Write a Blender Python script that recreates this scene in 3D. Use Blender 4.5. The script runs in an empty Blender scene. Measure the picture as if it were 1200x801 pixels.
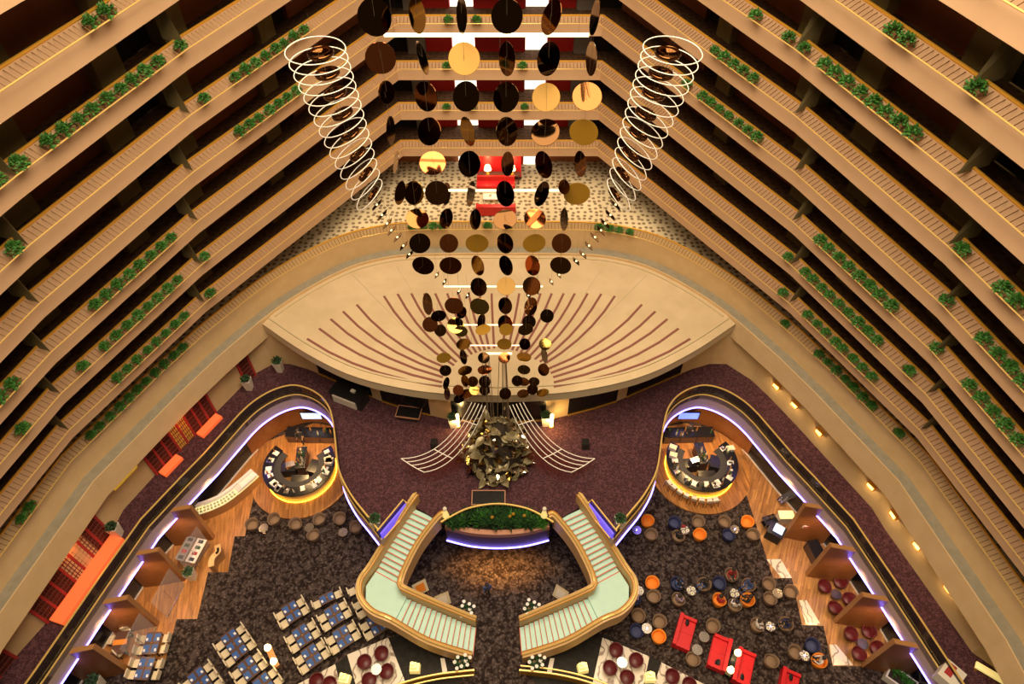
import bpy, math, random
from mathutils import Vector, Matrix
random.seed(7)
PI = math.pi
D = bpy.data
SC = bpy.context.scene
COL = SC.collection

# ------------------------------------------------------------------ camera, world, light
HC = 43.0                                   # eye height above the lounge floor
TILT = math.atan(690 / 800.0)
cam = D.cameras.new('camera')
cam.lens = 24.0; cam.sensor_width = 36.0; cam.sensor_fit = 'HORIZONTAL'
cam.clip_end = 300
camo = D.objects.new('camera', cam); COL.objects.link(camo)
CAMX = 0.87                                 # we stand a step to one side of the axis
camo.location = (CAMX, 0, HC); camo.rotation_euler = (TILT, 0, 0)
SC.camera = camo
vs = SC.view_settings
vs.view_transform = 'Standard'; vs.look = 'None'; vs.gamma = 1.0; vs.use_curve_mapping = False
vs.exposure = 0.22
w = D.worlds.new('world'); SC.world = w; w.use_nodes = True
w.node_tree.nodes['Background'].inputs[0].default_value = (1.0, 0.72, 0.45, 1)
w.node_tree.nodes['Background'].inputs[1].default_value = 0.10

def area(name, loc, sx, sy, power, color, rot=(0, 0, 0)):
    l = D.lights.new(name, 'AREA'); l.shape = 'RECTANGLE'; l.size = sx; l.size_y = sy
    l.energy = power; l.color = color
    o = D.objects.new(name, l); COL.objects.link(o); o.location = loc; o.rotation_euler = rot
    return o
def point(name, loc, power, color, r=0.1):
    l = D.lights.new(name, 'POINT'); l.energy = power; l.color = color; l.shadow_soft_size = r
    o = D.objects.new(name, l); COL.objects.link(o); o.location = loc
    return o
def spot(name, loc, power, color, ang=90, blend=0.6, r=0.1, rot=(0, 0, 0)):
    l = D.lights.new(name, 'SPOT'); l.energy = power; l.color = color; l.shadow_soft_size = r
    l.spot_size = math.radians(ang); l.spot_blend = blend
    o = D.objects.new(name, l); COL.objects.link(o); o.location = loc; o.rotation_euler = rot
    return o
# added broad warm light below the unseen roof
area('roof_fill_light', (0, 14, 57.5), 26, 44, 35000, (1.0, 0.79, 0.53))

# ------------------------------------------------------------------ surveying helper: point of the place seen at (px,py) and standing at height z
F = 800.0
def G(px, py, z):
    r = (px - 600.0) / F; u = (400.5 - py) / F
    dy = math.sin(TILT) + u * math.cos(TILT); dz = -math.cos(TILT) + u * math.sin(TILT)
    t = (HC - z) / -dz
    return (CAMX + r * t, dy * t)
def GV(px, py, Y):                          # ... and standing in the upright plane y = Y
    r = (px - 600.0) / F; u = (400.5 - py) / F
    dy = math.sin(TILT) + u * math.cos(TILT); dz = -math.cos(TILT) + u * math.sin(TILT)
    t = Y / dy
    return (CAMX + r * t, HC + dz * t)

# ------------------------------------------------------------------ materials
MATS = {}
def mat(name, col, rough=0.6, metal=0.0, var=None, vscale=4.0, bump=0.0, bscale=40.0, emit=0.0, ecol=None, alpha=1.0, trans=0.0, stretch=None, coat=0.0):
    if name in MATS: return MATS[name]
    m = D.materials.new(name); m.use_nodes = True
    nt = m.node_tree; b = nt.nodes['Principled BSDF']
    b.inputs['Roughness'].default_value = rough; b.inputs['Metallic'].default_value = metal
    b.inputs['Base Color'].default_value = (*col, 1)
    b.inputs['Alpha'].default_value = alpha
    b.inputs['Transmission Weight'].default_value = trans
    b.inputs['Coat Weight'].default_value = coat
    tc = nt.nodes.new('ShaderNodeTexCoord'); mp = nt.nodes.new('ShaderNodeMapping')
    nt.links.new(tc.outputs['Object'], mp.inputs['Vector'])
    if stretch: mp.inputs['Scale'].default_value = stretch
    if var is not None:
        n = nt.nodes.new('ShaderNodeTexNoise'); n.inputs['Scale'].default_value = vscale; n.inputs['Detail'].default_value = 4
        nt.links.new(mp.outputs[0], n.inputs['Vector'])
        r = nt.nodes.new('ShaderNodeValToRGB')
        r.color_ramp.elements[0].position = 0.35; r.color_ramp.elements[1].position = 0.65
        r.color_ramp.elements[0].color = (*col, 1); r.color_ramp.elements[1].color = (*var, 1)
        nt.links.new(n.outputs['Fac'], r.inputs['Fac']); nt.links.new(r.outputs['Color'], b.inputs['Base Color'])
    if bump:
        n2 = nt.nodes.new('ShaderNodeTexNoise'); n2.inputs['Scale'].default_value = bscale
        nt.links.new(mp.outputs[0], n2.inputs['Vector'])
        bp = nt.nodes.new('ShaderNodeBump'); bp.inputs['Strength'].default_value = bump
        nt.links.new(n2.outputs['Fac'], bp.inputs['Height']); nt.links.new(bp.outputs['Normal'], b.inputs['Normal'])
    if emit:
        b.inputs['Emission Color'].default_value = (*(ecol or col), 1); b.inputs['Emission Strength'].default_value = emit
    MATS[name] = m
    return m

def carpet_mat(name, base, mid, light, scale, fine, mortar=0.0):
    m = D.materials.new(name); m.use_nodes = True; nt = m.node_tree; b = nt.nodes['Principled BSDF']
    b.inputs['Roughness'].default_value = 0.95; b.inputs['Specular IOR Level'].default_value = 0.1
    tc = nt.nodes.new('ShaderNodeTexCoord')
    def noise(s, d, dist=0.0):
        n = nt.nodes.new('ShaderNodeTexNoise'); n.inputs['Scale'].default_value = s; n.inputs['Detail'].default_value = d
        n.inputs['Distortion'].default_value = dist
        nt.links.new(tc.outputs['Object'], n.inputs['Vector']); return n
    n1 = noise(scale, 2, 0.8); n2 = noise(fine, 2)
    v = nt.nodes.new('ShaderNodeTexVoronoi'); v.voronoi_dimensions = '2D'; v.inputs['Scale'].default_value = scale * 1.3
    nt.links.new(tc.outputs['Object'], v.inputs['Vector'])
    r1 = nt.nodes.new('ShaderNodeValToRGB'); e = r1.color_ramp.elements
    e[0].position = 0.44; e[1].position = 0.62; e[0].color = (*base, 1); e[1].color = (*mid, 1)
    nt.links.new(n1.outputs['Fac'], r1.inputs['Fac'])
    r2 = nt.nodes.new('ShaderNodeValToRGB'); e = r2.color_ramp.elements
    e[0].position = 0.12; e[1].position = 0.34; e[0].color = (*light, 1); e[1].color = (0, 0, 0, 1)
    nt.links.new(v.outputs['Distance'], r2.inputs['Fac'])
    mx = nt.nodes.new('ShaderNodeMixRGB'); mx.blend_type = 'ADD'; mx.inputs[0].default_value = 0.8
    nt.links.new(r1.outputs[0], mx.inputs[1]); nt.links.new(r2.outputs[0], mx.inputs[2])
    r3 = nt.nodes.new('ShaderNodeValToRGB'); e = r3.color_ramp.elements
    e[0].position = 0.3; e[1].position = 0.7; e[0].color = (0.55, 0.55, 0.55, 1); e[1].color = (1.5, 1.5, 1.5, 1)
    nt.links.new(n2.outputs['Fac'], r3.inputs['Fac'])
    ml = nt.nodes.new('ShaderNodeMixRGB'); ml.blend_type = 'MULTIPLY'; ml.inputs[0].default_value = 1
    nt.links.new(mx.outputs[0], ml.inputs[1]); nt.links.new(r3.outputs[0], ml.inputs[2])
    nt.links.new(ml.outputs[0], b.inputs['Base Color'])
    MATS[name] = m
    return m

def wood_mat(name, c1, c2, c3, rot):
    m = D.materials.new(name); m.use_nodes = True; nt = m.node_tree; b = nt.nodes['Principled BSDF']
    b.inputs['Roughness'].default_value = 0.35
    tc = nt.nodes.new('ShaderNodeTexCoord'); mp = nt.nodes.new('ShaderNodeMapping'); mp.inputs['Rotation'].default_value = (0, 0, rot)
    nt.links.new(tc.outputs['Object'], mp.inputs['Vector'])
    br = nt.nodes.new('ShaderNodeTexBrick'); br.inputs['Scale'].default_value = 1.0; br.inputs['Brick Width'].default_value = 1.6
    br.inputs['Row Height'].default_value = 0.2; br.inputs['Mortar Size'].default_value = 0.004
    br.inputs['Color1'].default_value = (*c1, 1); br.inputs['Color2'].default_value = (*c2, 1); br.inputs['Mortar'].default_value = (*c3, 1)
    nt.links.new(mp.outputs[0], br.inputs['Vector'])
    mp2 = nt.nodes.new('ShaderNodeMapping'); mp2.inputs['Scale'].default_value = (0.5, 5, 1)
    nt.links.new(mp.outputs[0], mp2.inputs['Vector'])
    n = nt.nodes.new('ShaderNodeTexNoise'); n.inputs['Scale'].default_value = 1.6; n.inputs['Detail'].default_value = 5
    nt.links.new(mp2.outputs[0], n.inputs['Vector'])
    r = nt.nodes.new('ShaderNodeValToRGB'); e = r.color_ramp.elements
    e[0].position = 0.33; e[1].position = 0.7; e[0].color = (0.42, 0.36, 0.3, 1); e[1].color = (1.25, 1.2, 1.15, 1)
    nt.links.new(n.outputs['Fac'], r.inputs['Fac'])
    ml = nt.nodes.new('ShaderNodeMixRGB'); ml.blend_type = 'MULTIPLY'; ml.inputs[0].default_value = 0.75
    nt.links.new(br.outputs['Color'], ml.inputs[1]); nt.links.new(r.outputs[0], ml.inputs[2])
    nt.links.new(ml.outputs[0], b.inputs['Base Color'])
    MATS[name] = m
    return m

def dots_mat(name, base, dot, scale):
    m = D.materials.new(name); m.use_nodes = True; nt = m.node_tree; b = nt.nodes['Principled BSDF']
    b.inputs['Roughness'].default_value = 0.9
    tc = nt.nodes.new('ShaderNodeTexCoord')
    v = nt.nodes.new('ShaderNodeTexVoronoi'); v.voronoi_dimensions = '2D'; v.inputs['Scale'].default_value = scale; v.inputs['Randomness'].default_value = 0.55
    nt.links.new(tc.outputs['Object'], v.inputs['Vector'])
    r = nt.nodes.new('ShaderNodeValToRGB'); e = r.color_ramp.elements
    e[0].position = 0.24; e[1].position = 0.36; e[0].color = (*dot, 1); e[1].color = (*base, 1)
    nt.links.new(v.outputs['Distance'], r.inputs['Fac']); nt.links.new(r.outputs[0], b.inputs['Base Color'])
    MATS[name] = m
    return m

def veined_mat(name, base, vein, scale):
    m = D.materials.new(name); m.use_nodes = True; nt = m.node_tree; b = nt.nodes['Principled BSDF']
    b.inputs['Roughness'].default_value = 0.2
    tc = nt.nodes.new('ShaderNodeTexCoord')
    wv = nt.nodes.new('ShaderNodeTexWave'); wv.inputs['Scale'].default_value = scale; wv.inputs['Distortion'].default_value = 16
    wv.inputs['Detail'].default_value = 3; wv.inputs['Detail Scale'].default_value = 1.2
    nt.links.new(tc.outputs['Object'], wv.inputs['Vector'])
    r = nt.nodes.new('ShaderNodeValToRGB'); e = r.color_ramp.elements
    e[0].position = 0.0; e[1].position = 0.22; e[0].color = (*vein, 1); e[1].color = (*base, 1)
    nt.links.new(wv.outputs['Fac'], r.inputs['Fac']); nt.links.new(r.outputs[0], b.inputs['Base Color'])
    MATS[name] = m
    return m

TAN = mat('tan_plaster', (0.62, 0.40, 0.235), 0.75, var=(0.66, 0.435, 0.26), vscale=0.7, bump=0.15, bscale=60)
TAN2 = mat('tan_stone', (0.68, 0.485, 0.255), 0.7, var=(0.73, 0.53, 0.29), vscale=1.2, bump=0.15, bscale=30)
GREY = mat('grey_ledge', (0.27, 0.25, 0.19), 0.8, var=(0.32, 0.29, 0.22), vscale=3)
BRASS = mat('brass', (0.80, 0.42, 0.05), 0.35, 0.55)
BRASS2 = mat('pale_brass', (0.92, 0.64, 0.20), 0.35, 0.4)
BRONZE_BAR = mat('bronze_bar', (0.25, 0.13, 0.05), 0.5, 0.6)
OLIVE = mat('olive_column', (0.30, 0.23, 0.08), 0.7, var=(0.34, 0.26, 0.09), vscale=2)
FINM = mat('olive_fin', (0.11, 0.085, 0.03), 0.7, var=(0.13, 0.10, 0.04), vscale=2)
DOORBROWN = mat('red_brown_panel', (0.32, 0.095, 0.03), 0.5, var=(0.40, 0.13, 0.04), vscale=0.8, stretch=(1, 1, 0.4))
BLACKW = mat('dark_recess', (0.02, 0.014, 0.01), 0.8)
CORR = dots_mat('corridor_carpet', (0.13, 0.065, 0.028), (0.075, 0.036, 0.016), 2.4)
TERR = dots_mat('terrace_carpet', (0.62, 0.52, 0.34), (0.20, 0.14, 0.08), 2.3)
CREAM = mat('cream_canopy', (0.60, 0.47, 0.29), 0.75, var=(0.66, 0.525, 0.335), vscale=0.8, bump=0.1, bscale=20)
CREAM2 = mat('cream_edge', (0.60, 0.50, 0.32), 0.7)
MAROON = mat('maroon_strip', (0.25, 0.09, 0.07), 0.7)
PURPLE = carpet_mat('purple_carpet', (0.050, 0.021, 0.028), (0.100, 0.044, 0.054), (0.040, 0.018, 0.022), 6.5, 16)
FLORAL = carpet_mat('floral_carpet', (0.021, 0.0135, 0.012), (0.075, 0.056, 0.049), (0.062, 0.048, 0.043), 2.9, 13)
WOOD = wood_mat('honey_plank', (0.55, 0.26, 0.07), (0.40, 0.17, 0.045), (0.10, 0.04, 0.012), math.radians(80))
WOOD2 = wood_mat('grained_plank', (0.60, 0.32, 0.11), (0.33, 0.15, 0.05), (0.10, 0.04, 0.012), math.radians(115))
PARTW = mat('walnut_panel', (0.24, 0.085, 0.022), 0.4, var=(0.30, 0.115, 0.03), vscale=1.5, stretch=(0.6, 4, 4))
PARTT = mat('walnut_edge', (0.42, 0.20, 0.07), 0.45)
LILAC = mat('lilac_fascia', (0.50, 0.38, 0.32), 0.6)
LED = mat('violet_led', (0.4, 0.35, 1.0), 0.4, emit=8.0, ecol=(0.22, 0.16, 1.0))
LEDY = mat('yellow_led', (1, 0.75, 0.1), 0.4, emit=7.0, ecol=(1.0, 0.58, 0.03))
GLASSD = mat('smoked_glass', (0.04, 0.03, 0.03), 0.08, alpha=0.62)
GLASSC = mat('clear_glass', (0.75, 0.80, 0.80), 0.05, alpha=0.16)
MINT = mat('mint_tread', (0.50, 0.765, 0.69), 0.45, var=(0.47, 0.725, 0.655), vscale=2)
CORAL = mat('coral_nosing', (0.80, 0.20, 0.12), 0.5)
PARA = mat('honey_parapet', (0.66, 0.44, 0.20), 0.5, var=(0.60, 0.39, 0.17), vscale=2)
MARBLEW = veined_mat('white_marble', (0.80, 0.72, 0.62), (0.30, 0.23, 0.18), 0.55)
MARBLEB = mat('black_marble', (0.010, 0.008, 0.006), 0.5, var=(0.02, 0.017, 0.014), vscale=3)
MARBLEB.node_tree.nodes['Principled BSDF'].inputs['Specular IOR Level'].default_value = 0.15
PINKL = mat('rose_ledge', (0.42, 0.20, 0.12), 0.4)
WHITE = mat('white_paint', (0.80, 0.74, 0.64), 0.45)
IVORY = mat('ivory_fabric', (0.70, 0.60, 0.42), 0.8)
BLACK = mat('black_lacquer', (0.012, 0.011, 0.012), 0.25)
BLACKM = mat('black_matte', (0.02, 0.018, 0.018), 0.7)
NAVY = mat('navy_fabric', (0.022, 0.026, 0.085), 0.8)
ORANGE = mat('orange_fabric', (0.80, 0.25, 0.02), 0.7)
TAUPE = mat('taupe_fabric', (0.20, 0.125, 0.075), 0.8)
TAUPE2 = mat('taupe_seat', (0.26, 0.165, 0.10), 0.8)
BURG = mat('burgundy_leather', (0.10, 0.006, 0.008), 0.45)
RED = mat('red_leather', (0.66, 0.012, 0.018), 0.4)
REDW = mat('red_wall', (0.50, 0.014, 0.010), 0.5)
SILVER = mat('silver', (0.75, 0.72, 0.70), 0.25, 1.0)
STEEL = mat('chrome', (0.55, 0.5, 0.45), 0.2, 1.0)
GREYP = mat('grey_panel', (0.27, 0.24, 0.20), 0.4, 0.3)
WLIGHT = mat('lift_opening_glow', (0.9, 0.85, 0.78), 0.5, emit=1.5, ecol=(1.0, 0.86, 0.68))  # emission stands in for the bright openings of the lift lobbies
GREEN = mat('green_leaf', (0.020, 0.11, 0.014), 0.6, var=(0.07, 0.26, 0.03), vscale=12)
GREEND = mat('dark_green_leaf', (0.012, 0.045, 0.014), 0.6, var=(0.03, 0.09, 0.025), vscale=7)
SOIL = mat('dark_soil', (0.03, 0.02, 0.014), 0.9)
TRAY = mat('brown_tray', (0.16, 0.085, 0.035), 0.6)
DISC = mat('bronze_mirror', (0.30, 0.20, 0.05), 0.06, 1.0)
DISCD = mat('dark_bronze_mirror', (0.15, 0.065, 0.022), 0.05, 1.0)
DISCK = mat('black_reflection', (0.07, 0.035, 0.014), 0.05, 1.0)  # darker copy, a dark reflection put into the plate colour
DISCG = mat('gold_tone', (0.36, 0.19, 0.012), 0.55, 0.1)  # amber reflection of the gold discs put into the colour
DISCR = mat('copper_reflection', (0.42, 0.13, 0.04), 0.06, 1.0)  # coppery reflection put into the plate colour
DISCS = mat('silver_mirror', (0.55, 0.5, 0.42), 0.05, 1.0)
RINGW = mat('white_tube', (0.85, 0.78, 0.66), 0.4, emit=0.12, ecol=(1, 0.9, 0.75))
TUBEL = mat('lit_white_tube', (1, 0.9, 0.7), 0.4, emit=1.6, ecol=(1.0, 0.80, 0.50))
WIRE = mat('steel_wire', (0.35, 0.28, 0.2), 0.4, 0.8)
REDSTR = mat('red_string', (0.32, 0.06, 0.04), 0.7)
LEAFM = mat('gilt_leaf', (0.20, 0.15, 0.06), 0.35, 0.35, var=(0.42, 0.38, 0.25), vscale=1.5)
BLUE = mat('blue_placemat', (0.035, 0.11, 0.36), 0.6)
NAPK = mat('white_linen', (0.85, 0.82, 0.78), 0.7)
TBLBRN = mat('brown_table', (0.10, 0.05, 0.035), 0.4)
LAMPY = mat('glowing_lamp', (1, 0.85, 0.55), 0.5, emit=3.2, ecol=(1.0, 0.75, 0.30))
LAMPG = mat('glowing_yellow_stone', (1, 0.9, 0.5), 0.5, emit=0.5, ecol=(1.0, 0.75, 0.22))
SCREEN = mat('blue_screen', (0.1, 0.2, 0.6), 0.3, emit=1.6, ecol=(0.10, 0.16, 0.95), var=(0.2, 0.3, 0.8), vscale=8)
SCREENW = mat('pale_screen', (0.5, 0.6, 0.7), 0.3, emit=0.9, ecol=(0.45, 0.62, 0.85))
LATT = mat('red_lattice', (0.14, 0.012, 0.008), 0.6)
LATTB = mat('dark_red_backing', (0.06, 0.012, 0.010), 0.7, var=(0.14, 0.03, 0.012), vscale=9)
LATTG = mat('gilt_backing', (0.75, 0.38, 0.06), 0.5, var=(0.35, 0.10, 0.02), vscale=7, emit=0.15, ecol=(1, .5, .06))
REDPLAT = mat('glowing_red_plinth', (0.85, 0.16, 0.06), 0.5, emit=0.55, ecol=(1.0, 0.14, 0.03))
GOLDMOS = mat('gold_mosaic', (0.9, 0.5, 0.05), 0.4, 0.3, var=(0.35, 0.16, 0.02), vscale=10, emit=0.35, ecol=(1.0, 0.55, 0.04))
SKIN = mat('skin', (0.55, 0.30, 0.18), 0.6)
HAIR = mat('dark_hair', (0.02, 0.013, 0.01), 0.6)
JEANS = mat('blue_cloth', (0.05, 0.09, 0.25), 0.8)
BLKCL = mat('black_cloth', (0.02, 0.02, 0.022), 0.8)
WHTCL = mat('white_cloth', (0.75, 0.70, 0.64), 0.8)
REDCL = mat('red_cloth', (0.40, 0.03, 0.03), 0.8)
PINKCL = mat('lavender_cloth', (0.42, 0.30, 0.36), 0.8)
PASTRY = mat('pastry', (0.65, 0.50, 0.12), 0.7, var=(0.25, 0.35, 0.05), vscale=5)
SHELFG = mat('lit_display', (0.75, 0.72, 0.40), 0.5, emit=0.5, ecol=(0.95, 0.9, 0.42))

# ------------------------------------------------------------------ mesh helpers
class MB:
    def __init__(s): s.v = []; s.f = []; s.m = []
    def add(s, vs_, fs, mi=0):
        o = len(s.v); s.v += [tuple(p) for p in vs_]
        for f in fs: s.f.append([o + i for i in f]); s.m.append(mi)
    def box(s, c, d, rz=0.0, mi=0, taper=1.0):
        x, y, z = d[0] / 2, d[1] / 2, d[2] / 2; ca, sa = math.cos(rz), math.sin(rz); vs_ = []
        for dz in (-1, 1):
            k = 1 if dz > 0 else taper
            for dx, dy in ((-1, -1), (1, -1), (1, 1), (-1, 1)):
                px, py = dx * x * k, dy * y * k
                vs_.append((c[0] + px * ca - py * sa, c[1] + px * sa + py * ca, c[2] + dz * z))
        s.add(vs_, [(3, 2, 1, 0), (4, 5, 6, 7), (0, 1, 5, 4), (1, 2, 6, 5), (2, 3, 7, 6), (3, 0, 4, 7)], mi)
        return s
    def prism(s, poly, z0, z1, mi=0):
        a = sum(poly[i][0] * poly[(i + 1) % len(poly)][1] - poly[(i + 1) % len(poly)][0] * poly[i][1] for i in range(len(poly)))
        if a < 0: poly = poly[::-1]
        n = len(poly)
        s.add([(p[0], p[1], z0) for p in poly] + [(p[0], p[1], z1) for p in poly],
              [tuple(range(n - 1, -1, -1)), tuple(range(n, 2 * n))] + [(i, (i + 1) % n, n + (i + 1) % n, n + i) for i in range(n)], mi)
        return s
    def strip(s, A, B, mi=0):                # surface between two 3D polylines
        n = len(A); s.add(list(A) + list(B), [(i, i + 1, n + i + 1, n + i) for i in range(n - 1)], mi); return s
    def wall(s, pl, t, z0, z1, mi=0, closed=False):   # thick wall along a plan polyline (thickness to its left)
        q = offset(pl, t); n = len(pl)
        for i in range(n - 1):
            a, b, c, d = pl[i], pl[i + 1], q[i + 1], q[i]
            s.prism([a, b, c, d], z0, z1, mi)
        return s
    def tube(s, pts, r, k=6, mi=0, closed=False):
        P = [Vector(p) for p in pts]; n = len(P); base = len(s.v); 
        for i in range(n):
            if closed: t = P[(i + 1) % n] - P[i - 1]
            else: t = P[min(i + 1, n - 1)] - P[max(i - 1, 0)]
            t.normalize(); up = Vector((0, 0, 1)) if abs(t.z) < 0.9 else Vector((1, 0, 0))
            a = t.cross(up).normalized(); b = a.cross(t)
            rr = r[i] if isinstance(r, (list, tuple)) else r
            for j in range(k):
                w_ = 2 * PI * j / k; s.v.append(tuple(P[i] + a * (rr * math.cos(w_)) + b * (rr * math.sin(w_))))
        for i in range(n if closed else n - 1):
            i2 = (i + 1) % n
            for j in range(k):
                s.f.append([base + i * k + j, base + i * k + (j + 1) % k, base + i2 * k + (j + 1) % k, base + i2 * k + j]); s.m.append(mi)
        if not closed:
            s.f.append([base + j for j in range(k)][::-1]); s.m.append(mi)
            s.f.append([base + (n - 1) * k + j for j in range(k)]); s.m.append(mi)
        return s
    def lathe(s, prof, n=16, c=(0, 0, 0), mi=0, zfun=None):
        base = len(s.v); k = len(prof)
        for j in range(n):
            a = 2 * PI * j / n
            for (r, z) in prof:
                zz = zfun(a, r, z) if zfun else z
                s.v.append((c[0] + r * math.cos(a), c[1] + r * math.sin(a), c[2] + zz))
        for j in range(n):
            j2 = (j + 1) % n
            for i in range(k - 1):
                s.f.append([base + j * k + i, base + j2 * k + i, base + j2 * k + i + 1, base + j * k + i + 1]); s.m.append(mi)
        for i, rev in ((0, True), (k - 1, False)):
            if prof[i][0] > 1e-4:
                f = [base + j * k + i for j in range(n)]; s.f.append(f[::-1] if rev else f); s.m.append(mi)
        return s
    def leaf(s, c, d, up, L, W, mi=0):
        d = Vector(d).normalized(); u = Vector(up); side = d.cross(u)
        if side.length < 1e-3: side = Vector((1, 0, 0))
        side.normalize(); nrm = side.cross(d); c = Vector(c)
        s.add([c, c + d * L * .5 + side * W * .5 - nrm * W * .12, c + d * L - nrm * L * .18, c + d * L * .5 - side * W * .5 - nrm * W * .12],
              [(0, 1, 2, 3)], mi); return s
    def mesh(s, name, *mats, smooth=False):
        me = D.meshes.new(name); me.from_pydata(s.v, [], s.f); 
        for m in mats: me.materials.append(m)
        if len(mats) > 1: me.polygons.foreach_set('material_index', s.m)
        if smooth: me.polygons.foreach_set('use_smooth', [True] * len(me.polygons))
        me.update(); return me
    def build(s, name, m, parent=None, smooth=False):
        ms = m if isinstance(m, (list, tuple)) else [m]
        return link(name, s.mesh(name, *ms, smooth=smooth), parent)

def link(name, data, parent=None, loc=(0, 0, 0), rz=0.0, sc=1.0):
    o = D.objects.new(name, data); COL.objects.link(o); o.location = loc; o.rotation_euler = (0, 0, rz); o.scale = (sc, sc, sc)
    if parent: o.parent = parent
    return o
def tag(o, label, cat, group=None, kind=None):
    if label: o['label'] = label
    if cat: o['category'] = cat
    if group: o['group'] = group
    if kind: o['kind'] = kind
    return o
def thing(name, label, cat, loc=(0, 0, 0), rz=0.0, group=None, sc=1.0):
    return tag(link(name, None, None, loc, rz, sc), label, cat, group)
def struct(o): o['kind'] = 'structure'; return o
def place(proto, name, label, cat, loc, rz=0.0, group=None, sc=1.0):
    """proto: list of (part name, mesh, index of parent part or None)"""
    r = thing(name, label, cat, loc, rz, group, sc); made = []
    for (pn, me, pi) in proto:
        made.append(link(pn, me, r if pi is None else made[pi]))
    return r

def offset(pl, t):
    """offset of an open plan polyline to its left by t"""
    out = []; n = len(pl)
    for i in range(n):
        ns = []
        if i > 0:
            dx, dy = pl[i][0] - pl[i - 1][0], pl[i][1] - pl[i - 1][1]; l = math.hypot(dx, dy); ns.append((-dy / l, dx / l))
        if i < n - 1:
            dx, dy = pl[i + 1][0] - pl[i][0], pl[i + 1][1] - pl[i][1]; l = math.hypot(dx, dy); ns.append((-dy / l, dx / l))
        if len(ns) == 1: nx, ny = ns[0]; k = 1
        else:
            nx, ny = ns[0][0] + ns[1][0], ns[0][1] + ns[1][1]; l = math.hypot(nx, ny); nx /= l; ny /= l
            k = 1 / max(0.35, nx * ns[0][0] + ny * ns[0][1])
        out.append((pl[i][0] + nx * t * k, pl[i][1] + ny * t * k))
    return out
def mir(pl): return [(-p[0], p[1]) for p in pl][::-1]
def z3(pl, z): return [(p[0], p[1], z) for p in pl]
def catmull(pts, k=6):
    out = []; n = len(pts)
    for i in range(n - 1):
        p0 = pts[max(i - 1, 0)]; p1 = pts[i]; p2 = pts[i + 1]; p3 = pts[min(i + 2, n - 1)]
        for j in range(k):
            t = j / k
            out.append(tuple(0.5 * ((2 * b) + (-a + c) * t + (2 * a - 5 * b + 4 * c - d) * t * t + (-a + 3 * b - 3 * c + d) * t ** 3) for a, b, c, d in zip(p0, p1, p2, p3)))
    out.append(tuple(pts[-1])); return out
def walk(pl, step, start=0.0):
    """points every `step` along a plan polyline: (x, y, tangent angle)"""
    out = []; acc = start
    for i in range(len(pl) - 1):
        dx, dy = pl[i + 1][0] - pl[i][0], pl[i + 1][1] - pl[i][1]; L = math.hypot(dx, dy)
        while acc < L:
            out.append((pl[i][0] + dx * acc / L, pl[i][1] + dy * acc / L, math.atan2(dy, dx))); acc += step
        acc -= L
    return out

# ================================================================== THE SETTING
ZL = 5.0                                    # upper lobby
# lounge floor
struct(MB().prism([(-32, -8), (32, -8), (32, 50), (-32, 50)], -0.4, 0.0).build('floor', FLORAL))
# roof far above the eye
struct(MB().prism([(-32, -12), (32, -12), (32, 52), (-32, 52)], 58.0, 58.4).build('ceiling', TAN))

# plan of the lobby edge (left half), from the outer end to the stair
EDGE = [(-23.16, 9.99), (-21.81, 14.73), (-20.75, 18.2), (-19.31, 20.94), (-18.37, 22.62), (-16.95, 25.6)]
EDGE += catmull([(-16.95, 25.6), (-16.3, 26.6), (-15.3, 27.5), (-14.1, 27.95), (-13.0, 27.7), (-12.0, 27.05), (-11.3, 26.14), (-10.86, 25.0), (-10.5, 23.7), (-9.9, 21.5), (-8.9, 19.8), (-7.75, 18.45), (-6.93, 17.5)], 4)[1:]
TIP = (-6.93, 17.5)
STAIR_O = (-5.35, 19.75); STAIR_I = (-3.45, 18.6)
RIM = [(-3.3, 18.15), (-2.83, 18.45), (-1.69, 19.05), (0, 19.33), (1.69, 19.05), (2.83, 18.45), (3.3, 18.15)]
inner = EDGE + [STAIR_O, STAIR_I]
lob = inner + [(-3.1, 18.15), (-1.6, 17.80), (0, 17.66), (1.6, 17.80), (3.1, 18.15)] + mir(inner)
lob = [(-30, 6), (-24.4, 6)] + lob + [(24.4, 6), (30, 6), (30, 40), (-30, 40)]
lobby = struct(MB().prism(lob, 4.55, ZL).build('floor', PURPLE))

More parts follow.
